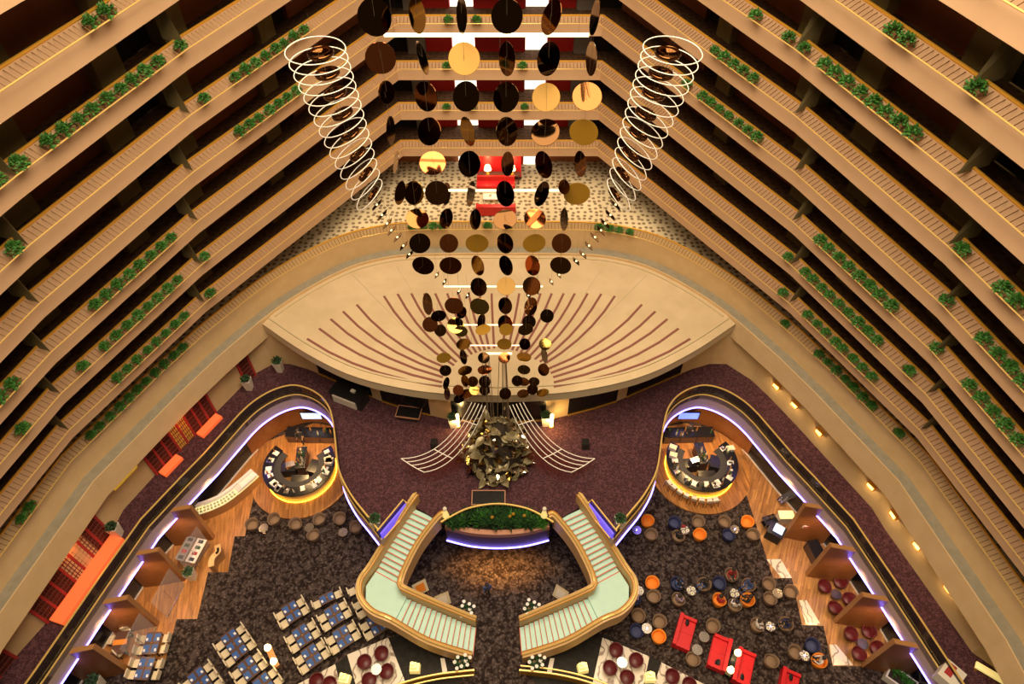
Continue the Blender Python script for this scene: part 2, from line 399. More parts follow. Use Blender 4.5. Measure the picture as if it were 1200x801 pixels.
for s in (-1, 1):
    E_ = EDGE if s < 0 else mir(EDGE)
    # direction of E_: left side runs away from us, so its left is outside (-x)
    side = 'left' if s < 0 else 'right'
    edge_ = [(-24.4, 6.0)] + EDGE if s < 0 else mir(EDGE) + [(24.4, 6.0)]
    fas = struct(MB().wall(edge_, 0.22, 3.55, ZL - 0.004).build('wall_lobby_edge_' + side, LILAC))
    lw = offset(edge_, 1.25)
    lower = [p for p in lw if p[1] < 27.0 and abs(p[0]) > 17.5]
    # dark wall under the edge with a pale skirting
    wl = struct(MB().wall(lower, 0.2, 0.0, 4.54).build('wall_lounge_' + side, BLACK))
    struct(MB().wall(offset(lower, -0.08), 0.06, 0.0, 0.14).build('baseboard_lounge_' + side, WHITE))
    ly = [p for p in edge_ if p[1] > 24.5]
    struct(MB().wall(offset(ly, 1.2), 0.2, 0.0, 4.54).build('wall_bar_' + side, PARTW))
    # violet light line along the lower rim of the edge
    tip = TIP if s < 0 else (6.93, 17.5)
    ledl = offset(edge_, -0.03)
    tag(MB().tube(z3(ledl, 3.56), 0.05, 6).build('light_strip', LED), 'violet light strip under the curved lobby edge around the ' + ('pastry bar' if s < 0 else 'stool bar'), 'light strip')
    # glass balustrade with brass rails
    rl = offset(edge_, 0.10)
    r = thing('balustrade', 'brass railed smoked glass balustrade curving round the ' + ('pastry bar' if s < 0 else 'stool bar'), 'balustrade')
    MB().tube(z3(rl, ZL + 1.0), 0.055, 6).build('handrail', BRASS2, r)
    MB().tube(z3(offset(edge_, 0.02), ZL + 0.03), 0.05, 6).build('base_rail', BRASS2, r)
    for i in range(len(rl) - 1):
        a, b = rl[i], rl[i + 1]
        MB().wall([a, b], 0.02, ZL + 0.0, ZL + 0.97).build('glass_pane', GLASSD, r)
    # slot beside the stair: short balustrade with violet glow
    a = tip; b = (s * 5.63, 19.5)
    r2 = thing('balustrade', 'short violet lit balustrade between planter and ' + ('stair near the pastry bar' if s < 0 else 'stair near the stool bar'), 'balustrade')
    MB().tube([(a[0], a[1], ZL + 1.0), (b[0], b[1], ZL + 1.0), (b[0] - s * 0.25, b[1] - .25, ZL + 1.0)], 0.05, 6).build('handrail', BRASS2, r2)
    MB().tube([(a[0] - s * .3, a[1], ZL + 0.05), (b[0] - s * 0.3, b[1] - 0.1, ZL + .05)], 0.05, 6).build('base_rail', BRASS2, r2)
    MB().wall([a, b], 0.03 * s, ZL, ZL + 0.95).build('glass_pane', GLASSD, r2)
    vl = mat('violet_panel', (0.16, 0.12, 0.6), 0.5, emit=0.7, ecol=(0.12, 0.07, 0.9))
    MB().wall([(a[0] - s * .1, a[1] + 0.05), (b[0] - s * .1, b[1])], 0.12 * s, ZL, ZL + .6).build('glow_panel', vl, r2)
    MB().wall([(tip[0], tip[1]), (s * 5.35, 19.7)], 0.15 * s, 3.55, ZL - .004).build('fascia', LILAC, r2)

# ------------------------------------------------------------------ balconies
def rail_z(n): return HC - (7.15 + 3.0 * n)
def plan(n):
    """left half of the handrail line of storey n (0 top ... 8 curved terrace), from near us to the middle of the back"""
    k2, k1 = (1.18, 0.92) if n < 4 else (1.08, 0.83)
    x2 = 18.22 + k2 * (n - 4); x1 = 14.77 + k1 * (n - 4); xc = 6.6 + 0.22 * (n - 4)
    if n == 8: x2 = 22.85
    near = [(-(x2 + 3.2), -3.0), (-(x2 + (2.25 if n < 8 else 1.95)), 10.5), (-x2, 18.95)]
    if n < 8: return near + [(-x1, 27.75), (-xc, 43.65), (0, 43.65)]
    return near + [(-20.0, 25.0), (-18.45, 27.9)] + catmull([(-18.45, 27.9), (-15.9, 31.9), (-13.5, 34.6), (-11.0, 36.6), (-8.6, 37.6), (-6.4, 38.0), (-3.2, 38.1), (0, 38.1)], 4)[1:]
ORD = ['ninth', 'eighth', 'seventh', 'sixth', 'fifth', 'fourth', 'third', 'second', 'first']
STOREY = ['eighth', 'seventh', 'sixth', 'fifth', 'fourth', 'third', 'second', 'first']
def full(n): p = plan(n); return p + mir(p)[1:]

def back_run(pl, y0):                        # sub-polyline helpers on plan points
    return [p for p in pl if p[1] >= y0]

for n in range(9):
    zr = rail_z(n); pl = full(n); half = plan(n)
    zf = zr - 1.05
    if n < 8:
        b = thing('balcony', 'tan balcony with brass handrail, %s storey above the curved terrace' % STOREY[n], 'balcony')
        zb = zr - 1.30
    else:
        b = thing('terrace_balcony', 'curved tan terrace parapet above the striped cream canopy', 'balcony')
        zb = 9.5
    out = offset(pl, 0.22)
    MB().wall(pl, 0.09, zb, zr - 0.05).build('parapet', TAN if n < 8 else TAN2, b)
    MB().tube(z3(offset(pl, 0.05), zr), 0.06, 8).build('handrail', BRASS, b)
    rk = offset(pl, -0.42)
    MB().tube(z3(rk, zr - 0.31), 0.028, 6).build('planter_rail', BRASS2, b)
    # rack bars between parapet and planter rail
    m = MB()
    for (x, y, a) in walk(pl, 0.235, 0.2):
        if y < -2: continue
        nx, ny = math.sin(a), -math.cos(a)
        m.tube([(x, y, zr - 0.08), (x + nx * .42, y + ny * .42, zr - 0.33)], 0.017, 3)
    o = m.build('rack_bars', BRONZE_BAR, b); o['kind'] = 'stuff'
    # floor slab of the corridor
    back = offset(half, 2.6)
    if n < 8:
        back = [p for p in back if p[1] < 43][:-1] + [(-9.5, 47.3), (0, 47.3)]
        fl = half + back[::-1]
        fl2 = fl + []
        fl = offset(half, 0.088)[:-1] + [(0, 43.738), (0, 47.3), (-11.0, 47.3)] + [p for p in offset(half, 2.6)][:-2][::-1]
        MB().prism(fl, zf - 0.32, zf).prism(mir(fl), zf - 0.32, zf).build('corridor_floor', CORR, b)
        # side walls of the corridor, panel by panel
        bw = offset(half, 2.4)
        for s in (-1, 1):
            segs = [(bw[0], bw[1]), (bw[1], bw[2]), (bw[2], bw[3]), (bw[3], (-(abs(bw[4][0]) + .2), bw[4][1] + 1.0))]
            for si, (p, q) in enumerate(segs):
                L = math.hypot(q[0] - p[0], q[1] - p[1]); ux, uy = (q[0] - p[0]) / L, (q[1] - p[1]) / L
                nx, ny = uy, -ux                              # towards the atrium
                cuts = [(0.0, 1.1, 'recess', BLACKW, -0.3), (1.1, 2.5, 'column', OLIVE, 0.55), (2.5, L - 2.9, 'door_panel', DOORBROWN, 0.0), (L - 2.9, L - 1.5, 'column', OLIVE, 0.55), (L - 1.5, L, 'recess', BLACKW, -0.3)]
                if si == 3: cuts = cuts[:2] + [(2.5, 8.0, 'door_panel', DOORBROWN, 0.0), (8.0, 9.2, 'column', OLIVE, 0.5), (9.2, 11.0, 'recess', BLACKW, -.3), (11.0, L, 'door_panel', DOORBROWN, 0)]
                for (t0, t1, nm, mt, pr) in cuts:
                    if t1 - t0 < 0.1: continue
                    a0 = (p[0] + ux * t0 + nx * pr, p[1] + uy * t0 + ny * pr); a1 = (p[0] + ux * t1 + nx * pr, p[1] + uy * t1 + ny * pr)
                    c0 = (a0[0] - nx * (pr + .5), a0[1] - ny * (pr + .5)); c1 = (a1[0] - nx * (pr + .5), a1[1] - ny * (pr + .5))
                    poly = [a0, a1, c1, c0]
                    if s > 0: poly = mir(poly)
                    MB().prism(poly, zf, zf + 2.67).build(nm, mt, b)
            # pointed fin at each bend, its tip resting on the parapet
            for (k, dd) in ((2, 0.4), (3, 0.4)):
                c = half[k]; a = math.atan2(half[k + 1][1] - half[k][1], half[k + 1][0] - half[k][0]); a2 = math.atan2(half[k][1] - half[k - 1][1], half[k][0] - half[k - 1][0]); a = (a + a2) / 2
                nx, ny = math.sin(a), -math.cos(a); tx, ty = math.cos(a), math.sin(a)
                q = lambda u, v: ((c[0] + nx * u + tx * v) * (1 if s < 0 else -1), c[1] + ny * u + ty * v)
                A = q(0.40, 0.0); B = q(-0.45, .26); C_ = q(-0.45, -.26)
                m = MB(); z0, z1 = zr - 0.28, zf + 2.67
                tri = [A, B, C_] if s < 0 else [A, C_, B]
                m.add([(A[0], A[1], z0)] + [(p_[0], p_[1], zr + 0.1) for p_ in tri[1:]] + [(q(-.15, 0)[0], q(-.15, 0)[1], z1)] + [(p_[0], p_[1], z1) for p_ in tri[1:]],
                      [(0, 1, 4, 3), (1, 2, 5, 4), (2, 0, 3, 5), (0, 2, 1), (3, 4, 5)])
                m.build('fin', FINM, b)
        for x_ in (-4.2, 4.2): point('lift_lobby_fill', (x_, 45.2, zf + 2.3), 26, (1.0, 0.8, 0.55), .15)  # added point lights to brighten the lift lobby, no fittings
        # lift lobby wall at the back, bright openings put in as glowing panels
        zt = zf + 2.67
        spans = [(-9.5, -7.7, 'recess', BLACKW, 0), (-7.7, -6.45, 'recess', BLACKW, 0), (-6.45, -5.2, 'grey_panel', GREYP, .35), (-5.2, -3.35, 'red_panel', REDW, 0), (-3.35, -1.75, 'glow_panel', WLIGHT, -.25),
                 (-1.75, 0.02, 'red_panel', REDW, 0.05), (0.02, 1.8, 'red_panel', REDW, 0.05), (1.8, 3.35, 'glow_panel', WLIGHT, -.25), (3.35, 5.2, 'red_panel', REDW, 0), (5.2, 6.45, 'grey_panel', GREYP, .35), (6.45, 7.7, 'recess', BLACKW, 0), (7.7, 9.5, 'recess', BLACKW, 0)]
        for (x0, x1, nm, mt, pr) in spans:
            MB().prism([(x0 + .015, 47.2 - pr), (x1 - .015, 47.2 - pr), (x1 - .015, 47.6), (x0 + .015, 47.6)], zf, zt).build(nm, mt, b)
    else:
        # terrace floor reaches back under the first balcony
        fl = offset(half, 0.088)[:-1] + [(0, 38.188), (0, 48), (-13, 48), (-21, 30), (-26, 18), (-28, 2)]
        MB().prism(fl + [], zf - 0.35, zf).prism(mir(fl), zf - 0.35, zf).build('terrace_floor', TERR, b)
        wl = [(-28, 2), (-25.6, 18.5), (-21.8, 27.5), (-12.5, 47.0), (12.5, 47.0), (21.8, 27.5), (25.6, 18.5), (28, 2)]
        MB().wall(wl, 0.3, zf, zf + 2.7).build('terrace_wall', DOORBROWN, b)
        for (x0, x1, mt) in ((-3.4, -1.8, WLIGHT), (-1.75, 1.75, REDW), (1.8, 3.4, WLIGHT)):  # glowing panels stand in for bright openings here too
            MB().prism([(x0, 46.6), (x1, 46.6), (x1, 46.98), (x0, 46.98)], zf, zf + 2.6).build('glow_panel' if mt is WLIGHT else 'red_panel', mt, b)
        # grey gutter ledge and deep side band under it
        lo = offset(pl, -0.68)
        led = MB(); led.strip(z3(pl, 9.5), z3(lo, 9.5)); led.strip(z3(lo, 9.5), z3(lo, 9.42)); led.strip(z3(lo, 9.42), z3(pl, 9.42))
        led.build('gutter_ledge', GREY, b)
        lo2 = offset(pl, -0.84)
        m = MB(); top0 = z3(lo, 9.56); top1 = z3(offset(pl, -0.74), 9.56); bot1 = z3(lo2, 8.0); bot0 = z3(offset(pl, 0.5), 8.0)
        m.strip(z3(lo, 9.40), top0); m.strip(top0, top1); m.strip(top1, bot1); m.strip(bot1, bot0)
        m.build('side_band', TAN2, b)

# ------------------------------------------------------------------ striped canopy
FRONT = [(-15.75, 30.6), (-12.31, 28.05), (-8.75, 26.11), (-4.39, 24.99), (0, 24.72)]
FRONTF = catmull(FRONT, 5); FRONTF = FRONTF + mir(FRONTF)[1:]
bk = [p for p in offset(full(8), -0.75) if p[1] > 30.9]
can = thing('canopy', 'cream almond shaped canopy roof with maroon radiating strips', 'canopy')
ZC = 9.35
MB().prism(bk + FRONTF[::-1], ZC - 0.12, ZC).build('roof_slab', CREAM, can)
inset = offset(FRONTF, 0.9)
MB().wall(FRONTF, 0.35, ZC - 0.72, ZC - 0.02).build('front_edge', CREAM2, can)
MB().wall(offset(FRONTF, 0.55), 0.12, ZC, ZC + 0.10).build('front_kerb', CREAM2, can)
MB().wall(offset(bk, -0.35), 0.12, ZC, ZC + 0.08).build('rear_kerb', CREAM2, can)
tops = [(360, 397), (374, 385), (387.5, 374), (402, 365), (418, 357), (450, 347), (466, 344.5), (482, 344), (497, 344), (510, 344), (524, 344), (537, 344), (549, 344), (562, 344), (576, 344)]
bots = [(518, 453), (518, 448), (519, 442), (522, 437), (527, 433), (532, 428), (535, 424), (541, 421), (548, 418), (553, 415), (558, 413), (563, 411), (568, 410), (573, 409), (579, 408)]
for s in (-1, 1):
    for t, b_ in zip(tops, bots):
        a = G(*t, ZC); c = G(*b_, ZC); L = math.hypot(c[0] - a[0], c[1] - a[1])
        k = min(1.0, abs(a[0]) / 9.0)
        mid = ((a[0] + c[0]) / 2 - 0.04 * L * k, (a[1] + c[1]) / 2 - 0.05 * L * k)
        pts = [tuple(a[i] * (1 - u) ** 2 + 2 * (2 * mid[i] - (a[i] + c[i]) / 2) * u * (1 - u) + c[i] * u * u for i in (0, 1)) for u in (0, .2, .4, .6, .8, 1)]
        if s > 0: pts = mir(pts)
        MB().wall(offset(pts, -0.07), 0.15, ZC, ZC + 0.04).build('maroon_strip', MAROON, can)
    for (a, c) in (((413, 322), (520, 432)), ((465, 312), (485, 345))):
        p = [G(*a, ZC), G(*c, ZC)]
        if s > 0: p = mir(p)
        MB().wall(p, 0.07, ZC, ZC + 0.03).build('seam', CREAM2, can)

# lobby wall beneath the canopy: stone piers and dark glass doors, panel by panel
UW = catmull([(-17.0, 30.2), (-15.9, 30.8), (-14.53, 30.56), (-12.75, 29.79), (-8.25, 27.5), (-4.5, 26.2), (-3.17, 25.85), (0, 25.6)], 1)
uw = thing('canopy_wall', 'tan stone piers and dark glass doors below the striped canopy', 'wall')
uw['kind'] = 'structure'
for s in (-1, 1):
    L = UW if s < 0 else mir(UW)
    pts = [(-17.2, 29.9), (-16.2, 30.7), (-15.0, 30.7), (-13.7, 30.25), (-12.75, 29.79), (-11.0, 28.9), (-8.7, 27.75), (-8.0, 27.4), (-6.4, 26.8), (-4.6, 26.25), (-3.1, 25.85), (0, 25.6)]
    kind = ['S', 'S', 'S', 'S', 'G', 'G', 'S', 'G', 'G', 'S', 'G']
    for i, k in enumerate(kind):
        p = [pts[i], pts[i + 1]]
        q = p if s < 0 else mir(p)
        MB().wall(q, 0.35, ZL, 8.9).build('stone_pier' if k == 'S' else 'glass_door', TAN2 if k == 'S' else BLACK, uw)
        if k == 'G':
            MB().wall(offset(q, -0.06), 0.05, ZL, ZL + .12).build('brass_sill', BRASS, uw)

# side walls of the lobby
WB = [(-28.0, 4.0), (-25.2, 11.01), (-24.42, 12.64), (-23.26, 15.98), (-22.85, 17.91), (-22.7, 19.34), (-21.64, 21.62), (-20.96, 23.23), (-19.06, 26.57), (-17.92, 28.73), (-17.2, 29.9)]
WR = [(28, 4), (25.95, 10.42), (25.17, 11.14), (24.52, 13.32), (23.83, 15.58), (23.05, 18.07), (22.74, 19.46), (21.49, 21.99), (19.78, 25.47), (18.48, 27.92), (17.62, 29.3), (16.2, 30.7)]
struct(MB().wall(WB, 0.3, ZL, 8.4).build('wall_left', TAN2))
struct(MB().wall(WR[::-1], 0.3, ZL, 8.4).build('wall_right', TAN2))

# lounge floor finishes
def polyG(pts, z=0.0): return [G(x, y, z) for x, y in pts]
tim = polyG([(298, 578), (287, 628), (275, 628), (267, 670), (244, 670), (231, 725), (207, 725), (192, 781), (151, 781)])
tim = [(-17.6, 24.6), (-12.0, 27.8), (-10.6, 24.5)] + [(-10.6, 24.0), (-15.3, 22.3)] + tim + [(-23.3, 11.7), (-20.9, 18.4), (-18.2, 23.3)]
tim = [(-12.0, 28.6), (-10.2, 25.0), (-10.4, 23.9)] + tim[4:-3] + [(-24.3, 11.4), (-22.0, 18.6), (-19.4, 23.8), (-17.6, 27.2), (-14.1, 29.0)]
struct(MB().prism(tim, 0.0, 0.012).build('floor', WOOD))
timr = polyG([(875, 580), (906, 677), (928, 677), (940, 732), (965, 733), (976, 780), (1012, 780)])
timr = [(12.0, 28.6), (10.2, 25.0), (10.4, 23.9), (16.0, 22.6)] + timr + [(24.3, 11.4), (22.0, 18.6), (19.4, 23.8), (17.6, 27.2), (14.1, 29.0)]
struct(MB().prism(timr, 0.0, 0.012).build('floor', WOOD2))
BARL = (-14.05, 24.75); BARR = (14.25, 25.1)
for c, mt in ((BARL, WOOD), (BARR, WOOD)):
    struct(MB().lathe([(3.6, 0.0), (3.6, 0.15), (0, 0.15)], 48, (c[0], c[1], 0)).build('floor', mt))
# pale slabs set in the timber edge on the right
for q in ([(898, 655), (916, 677), (928, 677), (915, 655)], [(935, 703), (945, 732), (962, 732), (945, 703)], [(972, 755), (976, 779), (1000, 779), (980, 755)]):
    struct(MB().prism(polyG(q), 0.012, 0.02).build('floor', MARBLEW))

# marble islands and black marble by the foot of the stairs
struct(MB().prism(polyG([(480, 742), (520, 765), (545, 790), (520, 830), (395, 830), (393, 778), (407, 767), (455, 747)]), 0.0, 0.008).build('floor', MARBLEB))
struct(MB().prism(polyG([(700, 742), (650, 765), (622, 790), (640, 830), (790, 830), (775, 775), (740, 757), (712, 744)]), 0.0, 0.008).build('floor', MARBLEB))
for q in ([(407, 767), (455, 747), (474, 796), (480, 830), (425, 830)], [(393, 778), (405, 830), (340, 830), (348, 802)],
          [(706, 747), (761, 769), (748, 830), (690, 830), (695, 797)], [(775, 776), (826, 802), (850, 830), (752, 830), (768, 797)]):
    struct(MB().prism(polyG(q), 0.008, 0.05).build('floor', MARBLEW))
for s in (-1, 1):
    p = polyG([(516, 771), (521, 771), (525, 790), (519, 790)], 0.008)
    struct(MB().prism(p if s < 0 else mir(p), 0.008, 0.03).build('floor', WHITE))

# ================================================================== STAIRS
def stair(s):
    side = 'pastry bar' if s < 0 else 'stool bar'
    sg = 1 if s < 0 else -1
    P = lambda pts: pts if s < 0 else [(-x, y) for x, y in pts]
    st = thing('staircase', 'curved staircase with mint treads and honey parapets beside the ' + side, 'staircase')
    # upper flight: from lobby down to landing; quads between top edge and landing edge
    o0, i0 = (-5.0, 19.45), (-3.55, 18.75)
    o1, i1 = (-7.38, 16.5), (-5.85, 15.7)
    NU = 13
    for k in range(NU):
        z = ZL - (k + 1) * 2.4 / NU
        def L(a, b, t, bow): return (a[0] + (b[0] - a[0]) * t - bow * math.sin(PI * t), a[1] + (b[1] - a[1]) * t + bow * .6 * math.sin(PI * t))
        q = [L(o0, o1, k / NU, .10), L(i0, i1, k / NU, .22), L(i0, i1, (k + 1) / NU, .22), L(o0, o1, (k + 1) / NU, .10)]
        MB().prism(P(q), z - 0.25, z).build('tread', MINT, st)
        e = P([q[3], q[2]])
        MB().tube([(e[0][0], e[0][1], z + 0.01), (e[1][0], e[1][1], z + 0.01)], 0.03, 4).build('nosing', CORAL, st)
    zl = 2.6
    o2, i2 = (-5.92, 13.55), (-5.36, 14.9)
    land = [o1, i1, i2, o2, (-7.0, 14.0), (-7.75, 14.75), (-7.85, 15.6)]
    MB().prism(P(land), zl - 0.25, zl).build('landing', MINT, st)
    o3, i3 = (-1.45, 12.42), (-1.33, 14.04)
    NL = 14
    for k in range(NL):
        z = zl - (k + 1) * zl / (NL + 0.0)
        z = max(z, 0.03)
        def L(a, b, t, bow): return (a[0] + (b[0] - a[0]) * t, a[1] + (b[1] - a[1]) * t - bow * math.sin(PI * t))
        q = [L(o2, o3, k / NL, .2), L(i2, i3, k / NL, 0.0), L(i2, i3, (k + 1) / NL, 0), L(o2, o3, (k + 1) / NL, .2)]
        MB().prism(P(q), max(0.0, z - 0.3), z).build('tread', MINT, st)
        e = P([q[3], q[2]])
        MB().tube([(e[0][0], e[0][1], z + 0.01), (e[1][0], e[1][1], z + 0.01)], 0.024, 4).build('nosing', CORAL, st)
    # parapets: (x, y, stair height) on the inner face
    outer = [(-4.75, 19.9, ZL), (-5.0, 19.5, ZL), (-6.2, 18.1, 3.85), (-7.45, 16.5, zl), (-7.92, 15.6, zl), (-7.80, 14.75, zl), (-7.05, 13.97, zl), (-5.92, 13.5, zl), (-3.9, 12.75, 1.35), (-1.45, 12.35, 0.1)]
    innr = [(-3.0, 18.75, ZL), (-3.5, 18.7, ZL), (-4.75, 17.6, 3.85), (-5.55, 16.4, 2.95), (-5.83, 15.7, zl), (-5.8, 15.3, zl), (-5.36, 14.95, zl), (-3.4, 14.52, 1.35), (-1.33, 14.1, 0.1)]
    for nm, pl, t in (('outer_parapet', outer, -0.34), ('inner_parapet', innr, 0.34)):
        pf = catmull(pl, 4)
        base = [(p[0], p[1]) for p in pf]; off = offset(base, t)
        if s > 0: base = [(-x, y) for x, y in base]; off = [(-x, y) for x, y in off]
        m = MB()
        zt = [p[2] + 0.85 for p in pf]; zb = [max(0.0, p[2] - 0.45) for p in pf]
        A = [(x, y, z) for (x, y), z in zip(base, zt)]; B = [(x, y, z) for (x, y), z in zip(off, zt)]
        C_ = [(x, y, z) for (x, y), z in zip(off, zb)]; E_ = [(x, y, z) for (x, y), z in zip(base, zb)]
        m.strip(A, B); m.strip(B, C_); m.strip(C_, E_); m.strip(E_, A)
        m.add([A[0], B[0], C_[0], E_[0]], [(0, 1, 2, 3)]); m.add([A[-1], B[-1], C_[-1], E_[-1]], [(3, 2, 1, 0)])
        po = m.build(nm, PARA, st)
        mid = [(a[0] * .5 + b[0] * .5, a[1] * .5 + b[1] * .5, a[2] + .10) for a, b in zip(A, B)]
        MB().tube(mid, 0.06, 6).build('handrail', BRASS2, po)
        MB().tube([(a[0], a[1], a[2] + 0.01) for a in A], 0.035, 4).build('inner_trim', BRASS, po)
    return st
stair(-1); stair(1)

# planter between the stair heads
pt = thing('planter_bed', 'crescent planter with brass rim between the two stair heads', 'planter')
front = [(-3.1, 18.1), (-1.6, 17.72), (0, 17.6), (1.6, 17.72), (3.1, 18.1)]
fr = catmull(front, 5)
MB().wall(fr, 0.3, ZL - 0.1, ZL + 0.28).build('front_ledge', PINKL, pt)
MB().wall(fr, 0.1, 3.55, ZL - 0.1).build('front_fascia', mat('plum_fascia', (0.07, 0.035, 0.05), 0.5), pt)
rimf = catmull(RIM, 5)
MB().wall(rimf, 0.06, ZL, ZL + 0.75).build('rear_glass', GLASSD, pt)
MB().tube(z3(rimf, ZL + 0.8), 0.06, 6).build('rim_rail', BRASS2, pt)
MB().prism(offset(fr, .3) + rimf[::-1], ZL, ZL + 0.22).build('soil', SOIL, pt)
tag(MB().tube(z3(offset(fr, -0.06), 3.56), 0.05, 6).build('light_strip', LED), 'violet light strip below the crescent planter', 'light strip')
def blades(nl, L, W, spread, mt, name):
    m = MB()
    for k in range(nl):
        a = random.uniform(0, 2 * PI); t = random.uniform(0.3, 1.2)
        m.leaf((random.uniform(-.08, .08), random.uniform(-.08, .08), 0), (math.cos(a) * math.sin(t) * spread, math.sin(a) * math.sin(t) * spread, math.cos(t) + .25), (0, 0, 1), L * random.uniform(.7, 1.2), W)
    return m.mesh(name, mt)
BL = [blades(26, 0.62, 0.10, 1.0, GREEND, 'grass'), blades(26, 0.6, 0.10, 1.0, GREEN, 'grass'), blades(22, 0.75, 0.13, 1.0, GREEND, 'grass')]
for i in range(95):
    u = random.uniform(-1, 1); x = u * 2.75
    yb = 19.2 - 0.75 * abs(u) ** 2.2; yf = 18.15 + 0.05 * abs(u)
    y = random.uniform(yf, yb)
    o = link('leaf_clump', random.choice(BL), pt, (x, y, ZL + 0.22), random.uniform(0, 6.3), random.uniform(.7, 1.05))
for x, y in ((0.75, 18.55), (0.95, 18.7), (-0.3, 18.5), (1.6, 18.6)):
    MB().lathe([(0, 0), (.09, .05), (.11, .12), (.06, .2), (0, .22)], 8, (x, y, ZL + .62)).build('flower', DISCG, pt)

# ================================================================== BALCONY PLANTS
def foliage(n, rx, ry, rz, L, mt):
    m = MB()
    for k in range(n):
        a = random.uniform(0, 2 * PI); t = math.acos(random.uniform(-0.25, 1)); r = random.uniform(.55, 1)
        d = (math.sin(t) * math.cos(a), math.sin(t) * math.sin(a), math.cos(t))
        c = (d[0] * rx * r, d[1] * ry * r, d[2] * rz * r + rz * .35)
        dd = (d[0] + random.uniform(-.5, .5), d[1] + random.uniform(-.5, .5), d[2] + random.uniform(-.4, .3))
        dd = (random.uniform(-1, 1), random.uniform(-1, 1), random.uniform(-.35, .45)) if k % 2 else dd
        m.leaf(c, dd, (random.uniform(-1, 1), random.uniform(-1, 1), 1), L * random.uniform(.7, 1.3), L * .75)
    return m.mesh('foliage', mt)
FOL = [foliage(240, .30, .20, .26, .115, GREEN) for k in range(4)]
TRAYM = MB().box((0, 0, .06), (.62, .30, .16), taper=.85).mesh('tray', TRAY)
PLANTS = {
 1: [(130, 11), (113, 23), (1045, 32), (1060, 43), (1141, 99)],
 2: [(212, 51), (187, 70), (172, 81), (157, 91), (143, 102), (126, 113), (110, 126), (96, 137), (77, 149), (61, 163), (24, 189), (3, 211), (883, 15), (922, 41), (943, 53), (967, 72), (981, 81), (994, 92), (1008, 104), (1024, 116), (1039, 127), (1056, 139), (1072, 152)],
 3: [(277, 88), (289, 79), (303, 72), (312, 63), (326, 56), (336, 49), (348, 41), (357, 33), (239, 113), (17, 288), (836, 57), (846, 65), (857, 73), (868, 81), (881, 89), (1129, 289), (1175, 335), (1192, 350)],
 4: [(283, 152), (294, 144), (305, 136), (317, 127), (328, 120), (339, 113), (350, 105), (525, 24), (558, 24), (803, 97), (821, 111), (831, 118), (841, 126), (851, 134), (862, 143), (873, 151), (884, 159), (1111, 349), (1153, 395), (1169, 412), (1185, 427), (1198, 445)],
 5: [(200, 277), (188, 287), (177, 298), (163, 309), (150, 319), (138, 331), (125, 343), (111, 355), (15, 448), (5, 465), (523, 78), (612.5, 78), (962, 279), (973, 288), (985, 299), (996, 310), (1008, 321), (1021, 332), (1033, 343), (1047, 355), (1102, 404), (1139, 448), (1153, 464), (1166, 479), (1182, 494), (1195, 512)],
 6: [(236, 297), (204, 325), (193, 335), (181, 346), (169, 356), (157, 366), (145, 378), (133, 390), (119, 402), (93, 426), (22, 500), (522.5, 127), (553, 127), (615, 127.5), (926, 298), (946, 316), (957, 324), (966, 334), (975, 343), (987, 353), (998, 363), (1009, 374), (1020, 385), (1032, 395), (1069, 431)],
 7: [(244, 341), (213, 368), (201, 377), (191, 388), (180, 397), (169, 407), (157, 418), (146, 429), (134, 439), (921, 340), (951, 366), (960, 377), (970, 387), (981, 398), (992, 405), (1003, 417), (1013, 428), (1026, 438)],
 8: [(216, 407), (205, 416), (194, 426), (184, 436), (174, 447), (163, 456), (153, 466), (142, 476), (130, 487), (118, 499), (107, 509), (33, 593), (23, 606), (483, 268), (495, 267.5), (507, 267.5), (518, 267), (571, 267.5), (595, 267.5), (702, 269), (714, 270), (725, 271), (737.5, 272), (918, 379), (958, 415), (968, 424), (978, 433), (988, 444), (998, 453), (1009, 464), (1020, 474), (1054, 506)]}
for n, lst in PLANTS.items():
    zr = rail_z(n); ln = offset(full(n), -0.21)
    for (px, py) in lst:
        p = G(px, py, zr - 0.05); best = None
        for i in range(len(ln) - 1):
            ax, ay = ln[i]; bx, by = ln[i + 1]; dx, dy = bx - ax, by - ay
            t = max(0, min(1, ((p[0] - ax) * dx + (p[1] - ay) * dy) / (dx * dx + dy * dy)))
            q = (ax + dx * t, ay + dy * t); d = math.hypot(q[0] - p[0], q[1] - p[1])
            if best is None or d < best[0]: best = (d, q, math.atan2(dy, dx))
        _, q, a = best
        flank = ', lift lobby side' if abs(q[0]) < 7.6 and q[1] > 36 else ', pastry bar flank' if q[0] < 0 else ', stool bar flank'
        where = 'on the curved terrace parapet' if n == 8 else 'on the %s balcony above the terrace' % STOREY[n]
        where += flank
        place([('tray', TRAYM, None), ('foliage', random.choice(FOL), None)], 'balcony_plant', 'bushy green tray plant ' + where, 'plant', (q[0], q[1], zr - 0.29), a, 'plants ' + where, random.uniform(.92, 1.1))

